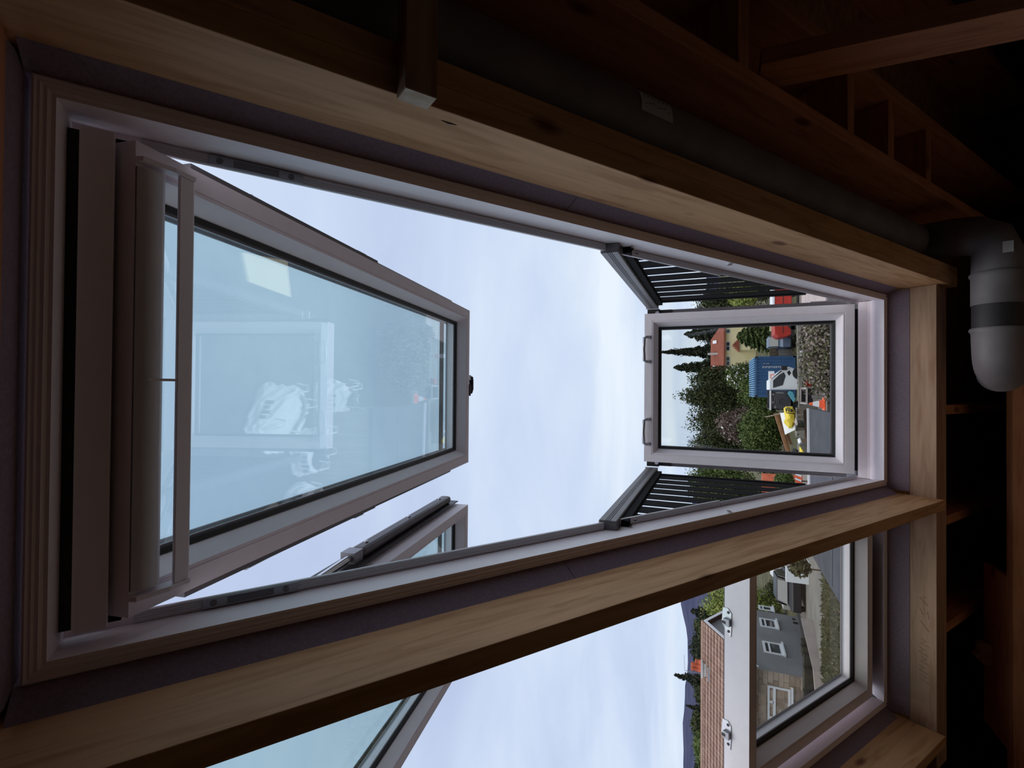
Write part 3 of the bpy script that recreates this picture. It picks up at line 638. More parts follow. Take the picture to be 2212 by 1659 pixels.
for (pa, pb, qa, qb) in ((1541, 1549, 735, 743), (1541, 1547, 790, 796)):
    a_, b_ = roofpt(pa, qb), roofpt(pb, qa); m = MB(); m.box8([(a_[0], b_[1], b_[2]), (b_[0], b_[1], b_[2]), (b_[0], a_[1], a_[2]), (a_[0], a_[1], a_[2]), (a_[0], b_[1]-.15, b_[2]+.12), (b_[0], b_[1]-.15, b_[2]+.12), (b_[0], a_[1]-.15, a_[2]+.12), (a_[0], a_[1]-.15, a_[2]+.12)])
    m.build('skylight', 'soft_white_plastic', rf)
a_ = roofpt(1535, 768); b_ = roofpt(1550, 762); m = MB(); m.box(a_[0], b_[0], b_[1]-.1, b_[1]+1.4, b_[2]-.2, a_[2]+.5); ch_ = m.build('chimney', 'white_render', hz_)
def win_on_y(parent, px0, px1, py0, py1, y, bars=(1,), frame='white_paint'):
    a_ = aty(px0, py1, y); b_ = aty(px1, py0, y); x0, x1 = sorted((a_[0], b_[0])); z0, z1 = sorted((a_[2], b_[2])); fw = max(.05, .10*(x1-x0)/2)
    m = MB(); m.ring(np.array([0, y-.03, 0]), np.array([1., 0, 0]), np.array([0, 0, 1.]), np.array([0, -1., 0]), (x0, x1, z0, z1), [(0, -.03), (0, .03), (fw, .03), (fw, -.03)])
    for k in range(1, bars[0]): xm = x0+(x1-x0)*k/bars[0]; m.box(xm-fw/2, xm+fw/2, y-.055, y-.02, z0+fw, z1-fw)
    f_ = m.build('window', frame, parent); MB().box(x0+fw*.5, x1-fw*.5, y-.03, y-.015, z0+fw*.5, z1-fw*.5).build('pane', 'house_glass', f_); return f_
for (p0, p1, q0, q1, bb) in ((1568, 1577, 711, 720, 1), (1568, 1577, 738, 758, 2), (1568, 1577, 770, 790, 2)): win_on_y(hz_, p0, p1, q0, q1, D+.5, (bb,))
a_ = aty(1583, 744, D-3); l_ = aty(1597, 730, D-3); r_ = aty(1597, 758, D-3)
m = MB(); m.prism([(a_[0], D-3, a_[2]), (r_[0], D-3, r_[2]), (l_[0], D-3, r_[2])], (0, 3.4, 0)); m.build('porch_roof', 'roof_red', hz_)
m = MB(); m.box(r_[0]+.2, l_[0]-.2, D-2.8, D+.4, -9, r_[2]) if r_[0] < l_[0] else m.box(l_[0]+.2, r_[0]-.2, D-2.8, D+.4, -9, r_[2]); m.build('porch_wall', 'yellow_render', hz_)
# dark slate building beside it
l_ = aty(1538, 848, 114); r_ = aty(1538, 804, 114); t = empty('outbuilding', (l_[0], 114, -9), 'dark slate roof with a small white gable left of the red roof', 'building')
z_ = aty(1562, 830, 114)[2]; m = MB(); m.prism([(l_[0], 114, z_), (l_[0], 117, l_[2]), (l_[0], 120, z_)], (r_[0]-l_[0]+3, 0, 0)); m.build('roof', 'slate_purple', t)
MB().box(l_[0]+.2, r_[0]+2.6, 114.3, 119.7, -9, z_).build('wall', 'white_render', t)
a_ = aty(1548, 822, 113.5); m = MB(); m.prism([(a_[0]-.9, 113.4, a_[2]-1.2), (a_[0]+.9, 113.4, a_[2]-1.2), (a_[0], 113.4, a_[2])], (0, 2, 0)); m.build('dormer', 'white_paint', t)

# ------------------------------------------------------------------ blue container
D = 40.5; g_ = GZ(D); l_ = aty(1632, 858, D); r_ = aty(1632, 770, D); x0, x1, zt = l_[0], r_[0], l_[2]
t = empty('shipping_container', ((x0+x1)/2, D, g_), 'blue corrugated shipping container with white lettering', 'container')
def corrug(m, xa, xb, y, z0, z1, ny, amp=.045, nrib=11):
    w_ = (xb-xa)/nrib; pts = []
    for k in range(nrib):
        a0_ = xa+k*w_; pts += [(a0_, 0), (a0_+w_*.35, 0), (a0_+w_*.5, amp), (a0_+w_*.85, amp)]
    pts.append((xb, 0)); n_ = len(pts)
    vv = [(x, y+o*ny, z0) for x, o in pts]+[(x, y+o*ny, z1) for x, o in pts]
    m.add(vv, [(i, i+1, n_+i+1, n_+i) for i in range(n_-1)])
m = MB(); corrug(m, x0+.1, x1-.1, D+.02, g_+.2, zt-.12, 1); m.build('side_panel', 'container_blue', t)
m = MB(); m.box(x0+.04, x1-.04, D+.08, D+6, g_+.15, zt-.06); m.build('body', 'container_blue', t)
m = MB()
for xx in (x0, x1-.11):
    m.box(xx, xx+.11, D, D+.12, g_, zt)
m.box(x0, x1, D, D+.1, zt-.12, zt); m.box(x0, x1, D, D+.1, g_+.05, g_+.2); m.build('corner_post', 'container_blue', t)
m = MB(); n_ = 18; w_ = (x1-x0)/n_
for k in range(n_): m.box(x0+k*w_+.02, x0+(k+.62)*w_, D-.03, D+5.9, zt+.001, zt+.11)
m.build('roof_ridge', 'container_blue_top', t)
for xx in (x0-.01, x1-.15): MB().box(xx, xx+.16, D-.03, D+.16, zt-.10, zt+.03).build('corner_casting', 'black_paint', t)
# white lettering running down the panel
def letters(t, px0, px1, py, h, n_, seed):
    a_ = aty(px0, py, D); b_ = aty(px1, py, D); r2 = random.Random(seed); m = MB(); step = (a_[2]-b_[2])/n_
    for k in range(n_):
        z = a_[2]-k*step; hh = h*(.75+.25*r2.random()); x = a_[0]
        m.box(x-hh/2, x+hh/2, D-.012, D+.0, z-step*.72, z-step*.50)
        m.box(x+hh/2-.05, x+hh/2, D-.012, D, z-step*.72, z-step*.1)
        if r2.random() > .4: m.box(x-hh/2, x-hh/2+.05, D-.012, D, z-step*.72, z-step*.1)
    m.build('lettering', 'white_paint', t)
letters(t, 1647, 1663, 785.5, .07, 8, 1); letters(t, 1647, 1687, 793, .16, 11, 2)

# ------------------------------------------------------------------ vehicles
def vehicle(name, label, cat, x, y, z, ln, wd, ht, paint, rot=0, profile=None, cabin=True):
    # side profile in local (along, up); x along the length
    t = empty(name, (x, y, z), label, cat)
    pf = profile or [(-.5, .20), (-.5, .50), (-.46, .56), (-.30, .60), (-.16, .97), (.22, 1.0), (.40, .62), (.5, .58), (.5, .2)]
    def tr(a, b_, c): 
        ca, sa = math.cos(rot), math.sin(rot); return (x+a*ca-b_*sa, y+a*sa+b_*ca, z+c)
    m = MB(); n_ = len(pf); inset = [.0 if q[1] < .6 else .10 for q in pf]
    va = [tr(a*ln, -wd/2+i_*wd*.9, u*ht) for (a, u), i_ in zip(pf, inset)]; vb = [tr(a*ln, wd/2-i_*wd*.9, u*ht) for (a, u), i_ in zip(pf, inset)]
    m.add(va+vb, [tuple(range(n_))[::-1], tuple(range(n_, 2*n_))]+[(i, (i+1) % n_, n_+(i+1) % n_, n_+i) for i in range(n_)]); m.build('body', paint, t, bevel=.04)
    if cabin:
        m = MB(); q = [(-.285, .63), (-.165, .92), (.20, .95), (.355, .64)]
        for sg in (-1, 1):
            yy = sg*(wd/2-.05*wd+.012) ; m.prism([tr(a*ln, yy, u*ht) for a, u in q], Vector(tr(0, .02*sg, 0))-Vector(tr(0, 0, 0)))
        for (a, u), (c, d) in (((-.31, .63), (-.17, .94)), ((.385, .65), (.235, .96))):
            s_ = -1 if a < 0 else 1
            m.add([tr(a*ln+s_*.03, -wd*.38, u*ht), tr(a*ln+s_*.03, wd*.38, u*ht), tr(c*ln+s_*.03, wd*.34, d*ht), tr(c*ln+s_*.03, -wd*.34, d*ht)], [(0, 1, 2, 3)])
        m.build('windscreen', 'house_glass', t)
    for a in (-.32, .32):
        for sg in (-1, 1):
            m = MB(); rr2 = .21*ht; m.tube([tr(a*ln, sg*(wd/2-.18), rr2), tr(a*ln, sg*(wd/2+.02), rr2)], rr2, 16); m.build('wheel', 'tyre_rubber', t)
    return t
# car beside the red van, end on; car and pale van by the gable house
p = aty(1700, 736, 41.6); vehicle('parked_car', 'blue-grey parked car between the red van and the mesh gate', 'car', p[0]-.05, 42.3, GZ(42), 3.2, .95, 1.75, 'car_blue_grey', rot=math.pi/2)
p = aty(1730, 1306, 33); vehicle('parked_car', 'dark parked car by the gable end of the grey house', 'car', p[0], 35.5, GZ(33)-.1, 4.1, 1.75, 1.5, 'black_paint', rot=math.pi/2+.1)
p = aty(1712, 1288, 37); vehicle('parked_car', 'silver car parked beyond the dark one near the gable', 'car', p[0]+.4, 41.5, GZ(41), 4.2, 1.7, 1.5, 'soft_white_plastic', rot=math.pi/2+.2)
# red van
D = 38.4; l_ = aty(1673, 728, D); r_ = aty(1673, 600, D); g_ = GZ(D)
t = empty('red_van', (l_[0], D, g_), 'bright red box van parked right of the mesh gate', 'van')
zt = l_[2]
m = MB(); m.prism([(l_[0]+.15, D, g_+.45), (l_[0], D, g_+.9), (l_[0], D, zt-.25), (l_[0]+.2, D, zt), (r_[0], D, zt), (r_[0], D, g_+.45)], (0, 2.0, 0)); m.build('body', 'red_paint', t, bevel=.04)
m = MB(); a_ = aty(1671, 655, D); m.box(a_[0]-.2, a_[0]+1.6, D-.02, D+1.9, zt+.001, zt+.12); m.build('roof_bar', 'white_paint', t)
m = MB(); m.box(l_[0]+.25, r_[0]-.2, D-.012, D-.002, g_+.95, g_+.99); m.box(l_[0]+1.9, l_[0]+1.93, D-.012, D-.002, g_+.5, zt-.2); m.build('panel_seam', 'black_paint', t)
for xx in (l_[0]+.8, r_[0]-1.0):
    m = MB(); m.tube([(xx, D-.03, g_+.34), (xx, D+.25, g_+.34)], .34, 16); m.build('wheel', 'tyre_rubber', t)
MB().box(l_[0]+.05, l_[0]+2.2, D-.03, D+1.9, g_+.28, g_+.5).build('bumper', 'black_paint', t)
a_ = aty(1662, 711, 43); b_ = aty(1671, 705, 43)
t = empty('site_sign', (a_[0], 43, GZ(43)), 'small cream sign standing above the red van', 'sign')
MB().box(a_[0]-.16, b_[0]+.14, 43.0, 43.03, b_[2]-.1, a_[2]).build('sign_board', 'cream_paint', t)
m = MB(); m.tube([((a_[0]+b_[0])/2, 43.05, GZ(43)), ((a_[0]+b_[0])/2, 43.05, a_[2]-.1)], .03, 8); m.build('pole', 'dull_steel', t)
# brown close-boarded fence behind van and gate
t = empty('yard_fence', (3, 44.2, GZ(44)), 'dark brown boarded fence behind the red van and gate', 'fence')
zt = aty(1663, 740, 44.2)[2]; x0 = aty(1663, 772, 44.2)[0]
for k in range(44):
    m = MB(); xx = x0+.26*k; m.box(xx, xx+.24, 44.2, 44.23+.01*(k % 2), GZ(44), zt+.03*math.sin(k*1.7)); m.build('board', 'bark', t)
# galvanised mesh gate
D = 42.4; l_ = aty(1683, 768, D); r_ = aty(1683, 755, D); g_ = GZ(D)
D = 42.4
t = empty('mesh_gate', (l_[0], D, g_), 'galvanised bar gate between the parked car and the container', 'gate')
m = MB(); zt = l_[2]; H = zt-g_
for zz in (g_+.12, zt): m.box(l_[0], r_[0], D-.02, D+.02, zz-.03, zz+.03)
xm = (l_[0]+r_[0])/2
for xx in (l_[0], xm-.06, xm+.06, r_[0]): m.box(xx-.03, xx+.03, D-.025, D+.025, g_+.1, zt)
m.build('gate_frame', 'dull_steel', t)
for k in range(10):
    MB().box(l_[0]+.03, r_[0]-.03, D-.008, D+.008, g_+.25+k*(H-.3)/10, g_+.275+k*(H-.3)/10).build('gate_bar', 'satin_steel', t)
# white truck facing right with a dark caged body
D = 33.0; g_ = GZ(D)
def TP(px, py, d=D): p = aty(px, py, d); return (p[0], d, p[2])
t = empty('tipper_truck', TP(1720, 830), 'white truck cab facing right with a dark high-sided body behind', 'truck')
cab = [TP(1662, 842), TP(1662, 822), TP(1680, 806), TP(1694, 797), TP(1704, 792), TP(1713, 795), TP(1722, 800), TP(1724, 842)]
m = MB(); m.prism(cab, (0, 1.8, 0)); cb_ = m.build('cab', 'white_paint', t, bevel=.03)
m = MB(); m.prism([TP(1670, 838, D-.012), TP(1670, 822, D-.012), TP(1684, 809, D-.012), TP(1693, 804, D-.012), TP(1697, 812, D-.012), TP(1691, 832, D-.012)], (0, .02, 0)); m.build('side_window', 'house_glass', cb_)
m = MB(); m.prism([TP(1664, 820, D-.02), TP(1667, 818, D-.02), TP(1689, 802, D-.02), TP(1687, 800, D-.02)], (0, .03, 0)); m.box(TP(1688, 800)[0], TP(1688, 791)[0], D-.35, D-.1, TP(1699, 800)[2], TP(1686, 800)[2]); m.build('mirror', 'black_paint', cb_)
m = MB(); a_ = TP(1663, 826, D-.1); b_ = TP(1675, 801, D-.1)
m2 = MB(); m2.box(TP(1662, 828)[0], TP(1662, 801)[0], D+.6, D+.64, TP(1675, 815)[2], TP(1662, 815)[2]); sb_ = m2.build('roof_sign', 'white_paint', t)
m2 = MB(); c_ = TP(1668.5, 813.5, D+.59)
m2.ring(np.array([c_[0], D+.592, c_[2]]), np.array([1., 0, 0]), np.array([0, 0, 1.]), np.array([0, -1., 0]), (-.14, .14, -.10, .10), [(0, 0), (0, .01), (.035, .01), (.035, 0)]); m2.build('sign_print', 'orange_plastic', sb_)
for xx in (TP(1722, 806)[0], TP(1722, 880)[0]):
    m = MB(); m.tube([(xx, D-.04, g_+.38), (xx, D+.25, g_+.38)], .38, 18); m.build('wheel', 'tyre_rubber', t)
m = MB(); m.prism([TP(1700, 804, D-.01), TP(1704, 812, D-.01), TP(1709, 806, D-.01), TP(1705, 800, D-.01)], (0, .02, 0)); m.build('wheel_arch', 'black_paint', cb_)
x0 = TP(1664, 885)[0]; x1 = TP(1664, 844)[0]; zt = TP(1664, 860)[2]; zb = TP(1712, 860)[2]
m = MB(); m.box(x0, x1, D-.15, D-.08, zb, zt); m.box(x0, x0+.06, D-.15, D+1.9, zb, zt); m.box(x0, x1, D+1.85, D+1.9, zb, zt); m.box(x0, x1, D-.15, D+1.9, zb-.02, zb+.1)
bd = m.build('body_side', 'dark_tarp', t)
m = MB(); m.box(x0-.02, x1+.02, D-.20, D-.14, zt-.03, zt+.06); m.build('top_rail', 'soft_white_plastic', bd)
for k in range(9): xx = x0+(x1-x0)*(k+.5)/9; MB().box(xx-.02, xx+.02, D-.175, D-.15, zt-.14, zt-.04).build('rail_bracket', 'black_paint', bd)
m = MB(); cxx, czz = x0+.50, zb+.45
for rr2 in (.62, .50, .40, .30):
    pts = [(cxx+rr2*1.0*math.cos(a_), D-.162, czz+rr2*math.sin(a_)) for a_ in np.linspace(-.2, math.pi+.1, 18)]; m.tube(pts, .018, 5)
m.build('hose_coil', 'grey_aluminium', bd)
for q in ((1670, 852), (1669, 869), (1675, 879)): p = TP(q[0], q[1], D-.17); MB().tube([(p[0], D-.19, p[2]), (p[0], D-.15, p[2])], .055, 10).build('lamp', 'satin_steel', bd)
m = MB(); m.box(TP(1680, 850)[0], TP(1680, 849)[0]+.05, D-.18, D-.15, TP(1692, 850)[2], TP(1676, 850)[2]); m.build('body_fitting', 'satin_steel', bd)
m = MB(); c_ = TP(1707, 856, D-.6); m.prism([TP(1706, 845, D-.6), TP(1703, 850, D-.6), TP(1715, 868, D-.6), TP(1718, 862, D-.6), TP(1712, 846, D-.6)], (0, .4, 0))
tag(m.build('turquoise_crate', base('turquoise_plastic', (.10, .34, .42), .5)[0]), 'turquoise crate lying beside the dark truck body', 'crate')
# stone kerb wall running across the yard before the truck
t = empty('kerb_wall', (0, 28, GZ(28)), 'low pale concrete wall running across the yard', 'wall')
a_ = aty(1722, 700, 30.5); b_ = aty(1728, 985, 27.0)
for k in range(14):
    u0, u1 = k/14, (k+.97)/14; p0 = a_*(1-u0)+b_*u0; p1 = a_*(1-u1)+b_*u1; gz = GZ(28)
    m = MB(); m.prism([(p0[0], p0[1], gz), (p1[0], p1[1], gz), (p1[0], p1[1]+.35, gz), (p0[0], p0[1]+.35, gz)], (0, 0, p0[2]-gz)); m.build('concrete_block', 'concrete_road', t)
# red pot, black bin, cone
def rz(px, py, y): return aty(px, py, y)
D = 21.0; g_ = GZ(D); p = rz(1750, 829, D); t = empty('red_barrow', (p[0], D, g_), 'red wheelbarrow tipped up on the black bin beside the concrete wall', 'barrow')
h0 = rz(1742, 829, D)[2]; h1 = rz(1757, 829, D)[2]; x0 = rz(1750, 836, D)[0]; x1 = rz(1750, 819, D)[0]
m = MB(); m.box8([(x0, D, h1), (x1, D, h1), (x1, D+.4, h1), (x0, D+.4, h1), (x0+.04, D-.05, h0), (x1-.08, D-.05, h0), (x1-.05, D+.45, h0), (x0+.03, D+.45, h0)]); m.build('tub', 'red_paint', t, bevel=.02)
m = MB(); m.tube([(x0+.1, D+.1, h1), (x0+.02, D+.1, g_)], .02, 6); m.tube([(x1-.1, D+.1, h1), (x1-.02, D+.1, g_)], .02, 6); m.tube([(x0+.05, D, h0+.02), (x0-.02, D-.1, h0+.12), ((x0+x1)/2, D-.2, h0+.16), (x1, D-.1, h0+.1)], .018, 6); m.build('handle', 'black_paint', t)
D = 19.4; g_ = GZ(D); x0 = rz(1750, 872, D)[0]; x1 = rz(1750, 839, D)[0]; zt = rz(1743, 850, D)[2]
t = empty('black_skip', ((x0+x1)/2, D, g_), 'black open-topped skip with a pinkish rim beside the traffic cone', 'skip')
m = MB(); m.ring(np.array([0, D, 0]), np.array([1., 0, 0]), np.array([0, 1., 0]), np.array([0, 0, 1.]), (x0, x1, 0, 1.2), [(0, g_), (0, zt), (.05, zt), (.05, g_+.1), (.3, g_+.1)]); m.build('tub', 'black_paint', t)
m = MB(); m.ring(np.array([0, D, 0]), np.array([1., 0, 0]), np.array([0, 1., 0]), np.array([0, 0, 1.]), (x0-.03, x1+.03, -.03, 1.23), [(0, zt-.02), (0, zt+.03), (.05, zt+.03), (.05, zt-.02)]); m.build('rim', 'pink_concrete', t)
D = 17.6; g_ = GZ(D); c = rz(1770, 872.5, D); zt_, zb_ = rz(1748, 872.5, D)[2], rz(1781, 872.5, D)[2]; x = c[0]
t = empty('traffic_cone', (x, D, zb_), 'orange and white traffic cone standing by the black skip', 'cone'); Hc = zt_-zb_
def cone_part(u0, u1, mt, nm):
    m = MB(); r0 = .145-.115*u0; r1 = .145-.115*u1; m.tube([(x, D, zb_+Hc*u0), (x, D, zb_+Hc*u1)], [r0, r1], 20, caps=True); m.build(nm, mt, t)
cone_part(.04, .38, 'orange_plastic', 'cone_base'); cone_part(.38, .78, 'white_paint', 'white_band'); cone_part(.78, 1.0, 'orange_plastic', 'cone_tip')
MB().box(x-.19, x+.19, D-.19, D+.19, zb_, zb_+.03).build('foot_plate', 'orange_plastic', t)
m = MB(); m.box(x-.5, x+.5, D-.4, D+.4, g_, zb_-.001); tag(m.build('concrete_plinth', 'concrete_road'), 'concrete plinth under the traffic cone', 'plinth')
# timber fence, vertical boards, near
t = empty('board_fence', (0, 19, GZ(19)), 'weathered grey vertical board fence behind the cone', 'fence')
a_ = rz(1757, 868, 18.5); b_ = rz(1752, 780, 19.5)
for k in range(12):
    u0, u1 = k/12, (k+.9)/12; p0 = a_*(1-u0)+b_*u0; p1 = a_*(1-u1)+b_*u1
    m = MB(); m.prism([(p0[0], p0[1], GZ(19)), (p1[0], p1[1], GZ(19)), (p1[0], p1[1]+.02, GZ(19)), (p0[0], p0[1]+.02, GZ(19))], (0, 0, p0[2]-GZ(19)+.04*math.sin(k*2.3))); m.build('board', 'fence_board', t)
# low flat-roofed shed, grey felt, near
xl = -4.6; D0, D1 = 11.5, 16.8; p = aty(1747, 882, D1); q = aty(1757, 985, D1); z0 = p[2]; xr = p[0]
t = empty('flat_roof_shed', (xr-1.5, 14, GZ(14)), 'low shed with a dark grey felt flat roof below the window', 'shed')
m = MB(); m.box8([(xl, D0, z0-.08), (xr, D0, z0-.08), (xr, D1, z0-.08), (xl, D1-.35, z0-.08), (xl, D0, z0), (xr, D0, z0), (xr, D1, z0), (xl, D1-.35, z0)]); m.build('flat_roof', 'grey_felt', t)
m = MB(); m.box(xl+.1, xr-.1, D0+.1, D1-.6, GZ(14), z0-.081); m.build('wall', 'fence_board', t)
m = MB(); m.prism([(xr, D1, z0), (xl, D1-.35, z0), (xl, D1-.43, z0), (xr, D1-.08, z0)], (0, 0, .05)); m.build('upstand_highlight', 'soft_white_plastic', t)  # white colour paints the highlight on the upstand
m = MB(); m.box(xl+.1, xr-.25, 13.55, 13.59, z0, z0+.012); m.box(xr-.9, xr-.87, D0+.1, 13.5, z0, z0+.012); m.build('felt_seam', 'black_paint', t)

# ------------------------------------------------------------------ building debris on the left of the yard
D = 30; g_ = GZ(D)
t = empty('sleeper_stack', TP(1700, 960, D), 'long brown timber boards leaning in a row left of the truck', 'timber')
for k, (pa, pb) in enumerate((((1672, 893), (1700, 980)), ((1677, 893), (1704, 984)), ((1682, 893), (1706, 960)))):
    a_ = aty(*pa, 29.5+.3*k); b_ = aty(*pb, 28.8+.3*k); m = MB(); u_ = unit(b_-a_); w_ = np.array([0, 0, -.13]); m.prism([a_, a_+w_, a_+w_+np.array([0, .2, 0]), a_+np.array([0, .2, 0])], b_-a_); m.build('board', 'brown_board', t)
a_ = aty(1653, 901, 29); b_ = aty(1688, 893, 29); m = MB(); m.tube([a_, b_], .03, 6); tag(m.build('timber_batten', 'sandstone'), 'thin pale batten poking up over the brown boards', 'batten')
pl = [aty(1685, 892, 28.5), aty(1717, 890, 28.0), aty(1719, 928, 28.0), aty(1696, 939, 28.3)]
m = MB(); m.prism(pl, (0, .06, 0)); tag(m.build('white_board', 'white_paint'), 'white sheet board leaning behind the yellow sack', 'board')
def sack(name, label, pts_px, D, mt, depth=.5, cat='sack'):
    pts = [aty(a, b, D) for a, b in pts_px]; c = sum(pts)/len(pts); n_ = len(pts)
    vv = [c+(p-c)*.55+np.array([0, -depth*.5, 0]) for p in pts]+[p for p in pts]+[c+(p-c)*.8+np.array([0, depth*.6, 0]) for p in pts]
    vv.append(c+np.array([0, -depth*.55, 0])); vv.append(c+np.array([0, depth*.7, 0]))
    ff = [(k*n_+i, k*n_+(i+1) % n_, (k+1)*n_+(i+1) % n_, (k+1)*n_+i) for k in range(2) for i in range(n_)]
    ff += [(3*n_, i, (i+1) % n_) for i in range(n_)]+[(3*n_+1, 2*n_+i, 2*n_+(i+1) % n_) for i in range(n_)]
    r2 = random.Random(len(name)*7+n_)
    vv = [np.array(v)+np.array([r2.uniform(-1, 1), 0, r2.uniform(-1, 1)])*.03*depth for v in vv]
    m = MB(); m.add(vv, ff, False); o = m.build(name, mt); return tag(o, label, cat)
ys_ = sack('yellow_sack', 'large yellow plastic sack slumped against the white board', [(1694, 880), (1697, 877), (1712, 878), (1718, 892), (1719, 915), (1711, 926), (1703, 925), (1693, 913), (1698, 905), (1696, 893)], 27.6, 'yellow_sack', .8)
m = MB()
for k in range(3): m.tube([aty(1700+3*k, 880, 27.1), aty(1699+3*k, 889, 27.1)], .02, 5)
m.tube([aty(1708, 884, 27.1), aty(1712, 888, 27.1), aty(1708, 889, 27.1)], .045, 5); m.tube([aty(1697, 882, 27.15), aty(1699, 892, 27.0), aty(1717, 894, 27.1)], .02, 5); m.build('sack_print', 'black_paint', ys_)
sack('white_sack', 'small white sack lying beyond the rubble', [(1724, 949), (1728, 946), (1731, 950), (1733, 957), (1725, 959)], 25.2, 'white_sack', .4)
sack('yellow_sack', 'small yellow bag at the left corner behind the shed roof', [(1728, 965), (1731, 966), (1735, 972), (1739, 979), (1737, 984), (1728, 984)], 25, 'yellow_sack', .4)
sack('pink_sack', 'crumpled pink and white sack beside the yellow one', [(1719, 902), (1723, 905), (1724, 915), (1721, 920), (1717, 914)], 25.2, 'pink_concrete', .4)
t = empty('rubble_heap', TP(1730, 905, 26), 'dark line of broken stone rubble along the low wall', 'rubble')
for k in range(26):
    p = aty(1727+3*random.random(), 886+2.6*k*.9, 26.5-.02*k); r_ = .09+.09*random.random()
    m = MB(); bmv = [(p[0]+r_*sx*(.7+.5*random.random()), p[1]+r_*sy*(.7+.5*random.random()), p[2]+r_*sz*(.6+.5*random.random())) for sz in (-1, 1) for sx, sy in ((-1, -1), (1, -1), (1, 1), (-1, 1))]
    m.box8(bmv); m.build('stone', ('dark_hedge', 'concrete_road', 'bark')[k % 3], t)
MB().box(aty(1728, 955, 26.6)[0], aty(1728, 885, 26.6)[0], 26.5, 27.2, GZ(27), aty(1731, 920, 26.6)[2]).build('heap_bed', 'bare_earth', t)
m = MB(); m.tube([aty(1722, 975, 27), aty(1716, 972, 27.1), aty(1713, 978, 27.2), aty(1718, 983, 27.1)], .08, 6); tag(m.build('old_tyre', 'tyre_rubber'), 'old tyre lying left of the earth heap', 'tyre')
# small red and white bottle and rings on the ground by the shrub
D = 24.5; p = aty(1737, 763.5, D); q_ = aty(1744, 763.5, D)
t = empty('plastic_drum', (p[0], D, q_[2]-.2), 'small white drum with a red base near the pinkish shrub', 'drum')
m = MB(); m.tube([(p[0], D, q_[2]), (p[0], D, p[2]+.15)], .11, 12); m.build('body', 'white_paint', t); m = MB(); m.tube([(p[0], D, q_[2]-.2), (p[0], D, q_[2]-.001)], .12, 12); m.build('base', 'red_paint', t)
# pale paving and grey hut beyond the right railing
m = MB(); a_ = aty(1765, 655, 24.5); b_ = aty(1719, 600, 31); m.box(a_[0]-1.0, b_[0]+3, 24.5, 31, GZ(26)-.3, GZ(26)+.16); tag(m.build('paved_slab', 'pink_concrete'), 'pale pinkish concrete slab beyond the right railing', 'slab')
# hazard barrier and bits beyond the left railing
D = 24.0; t = empty('hazard_barrier', TP(1722, 1035, D), 'red and white barrier board beyond the left railing', 'barrier')
for k in range(6):
    a_ = aty(1718, 1026+5*k, D); b_ = aty(1731, 1031+5*k, D); m = MB(); x0, x1 = sorted((a_[0], b_[0])); m.prism([(x0, D, b_[2]), (x1, D, b_[2]), (x1+.08, D, a_[2]), (x0+.08, D, a_[2])], (0, .03, 0)); m.build('stripe_panel', 'white_paint' if k % 2 == 0 else 'orange_plastic', t)
m = MB(); x0 = aty(1731, 1056, D)[0]
for xx in (x0+.1, x0+.7): m.box(xx, xx+.04, D, D+.04, GZ(D), aty(1731, 1030, D)[2])
m.build('leg', 'white_paint', t)
m = MB(); a_ = aty(1646, 1030, 36); m.box(a_[0]-2.2, a_[0]+.2, 36, 36.25, GZ(36), a_[2]); tag(m.build('brick_pillar', 'terracotta'), 'short red-brown wall end beyond the left railing', 'wall')

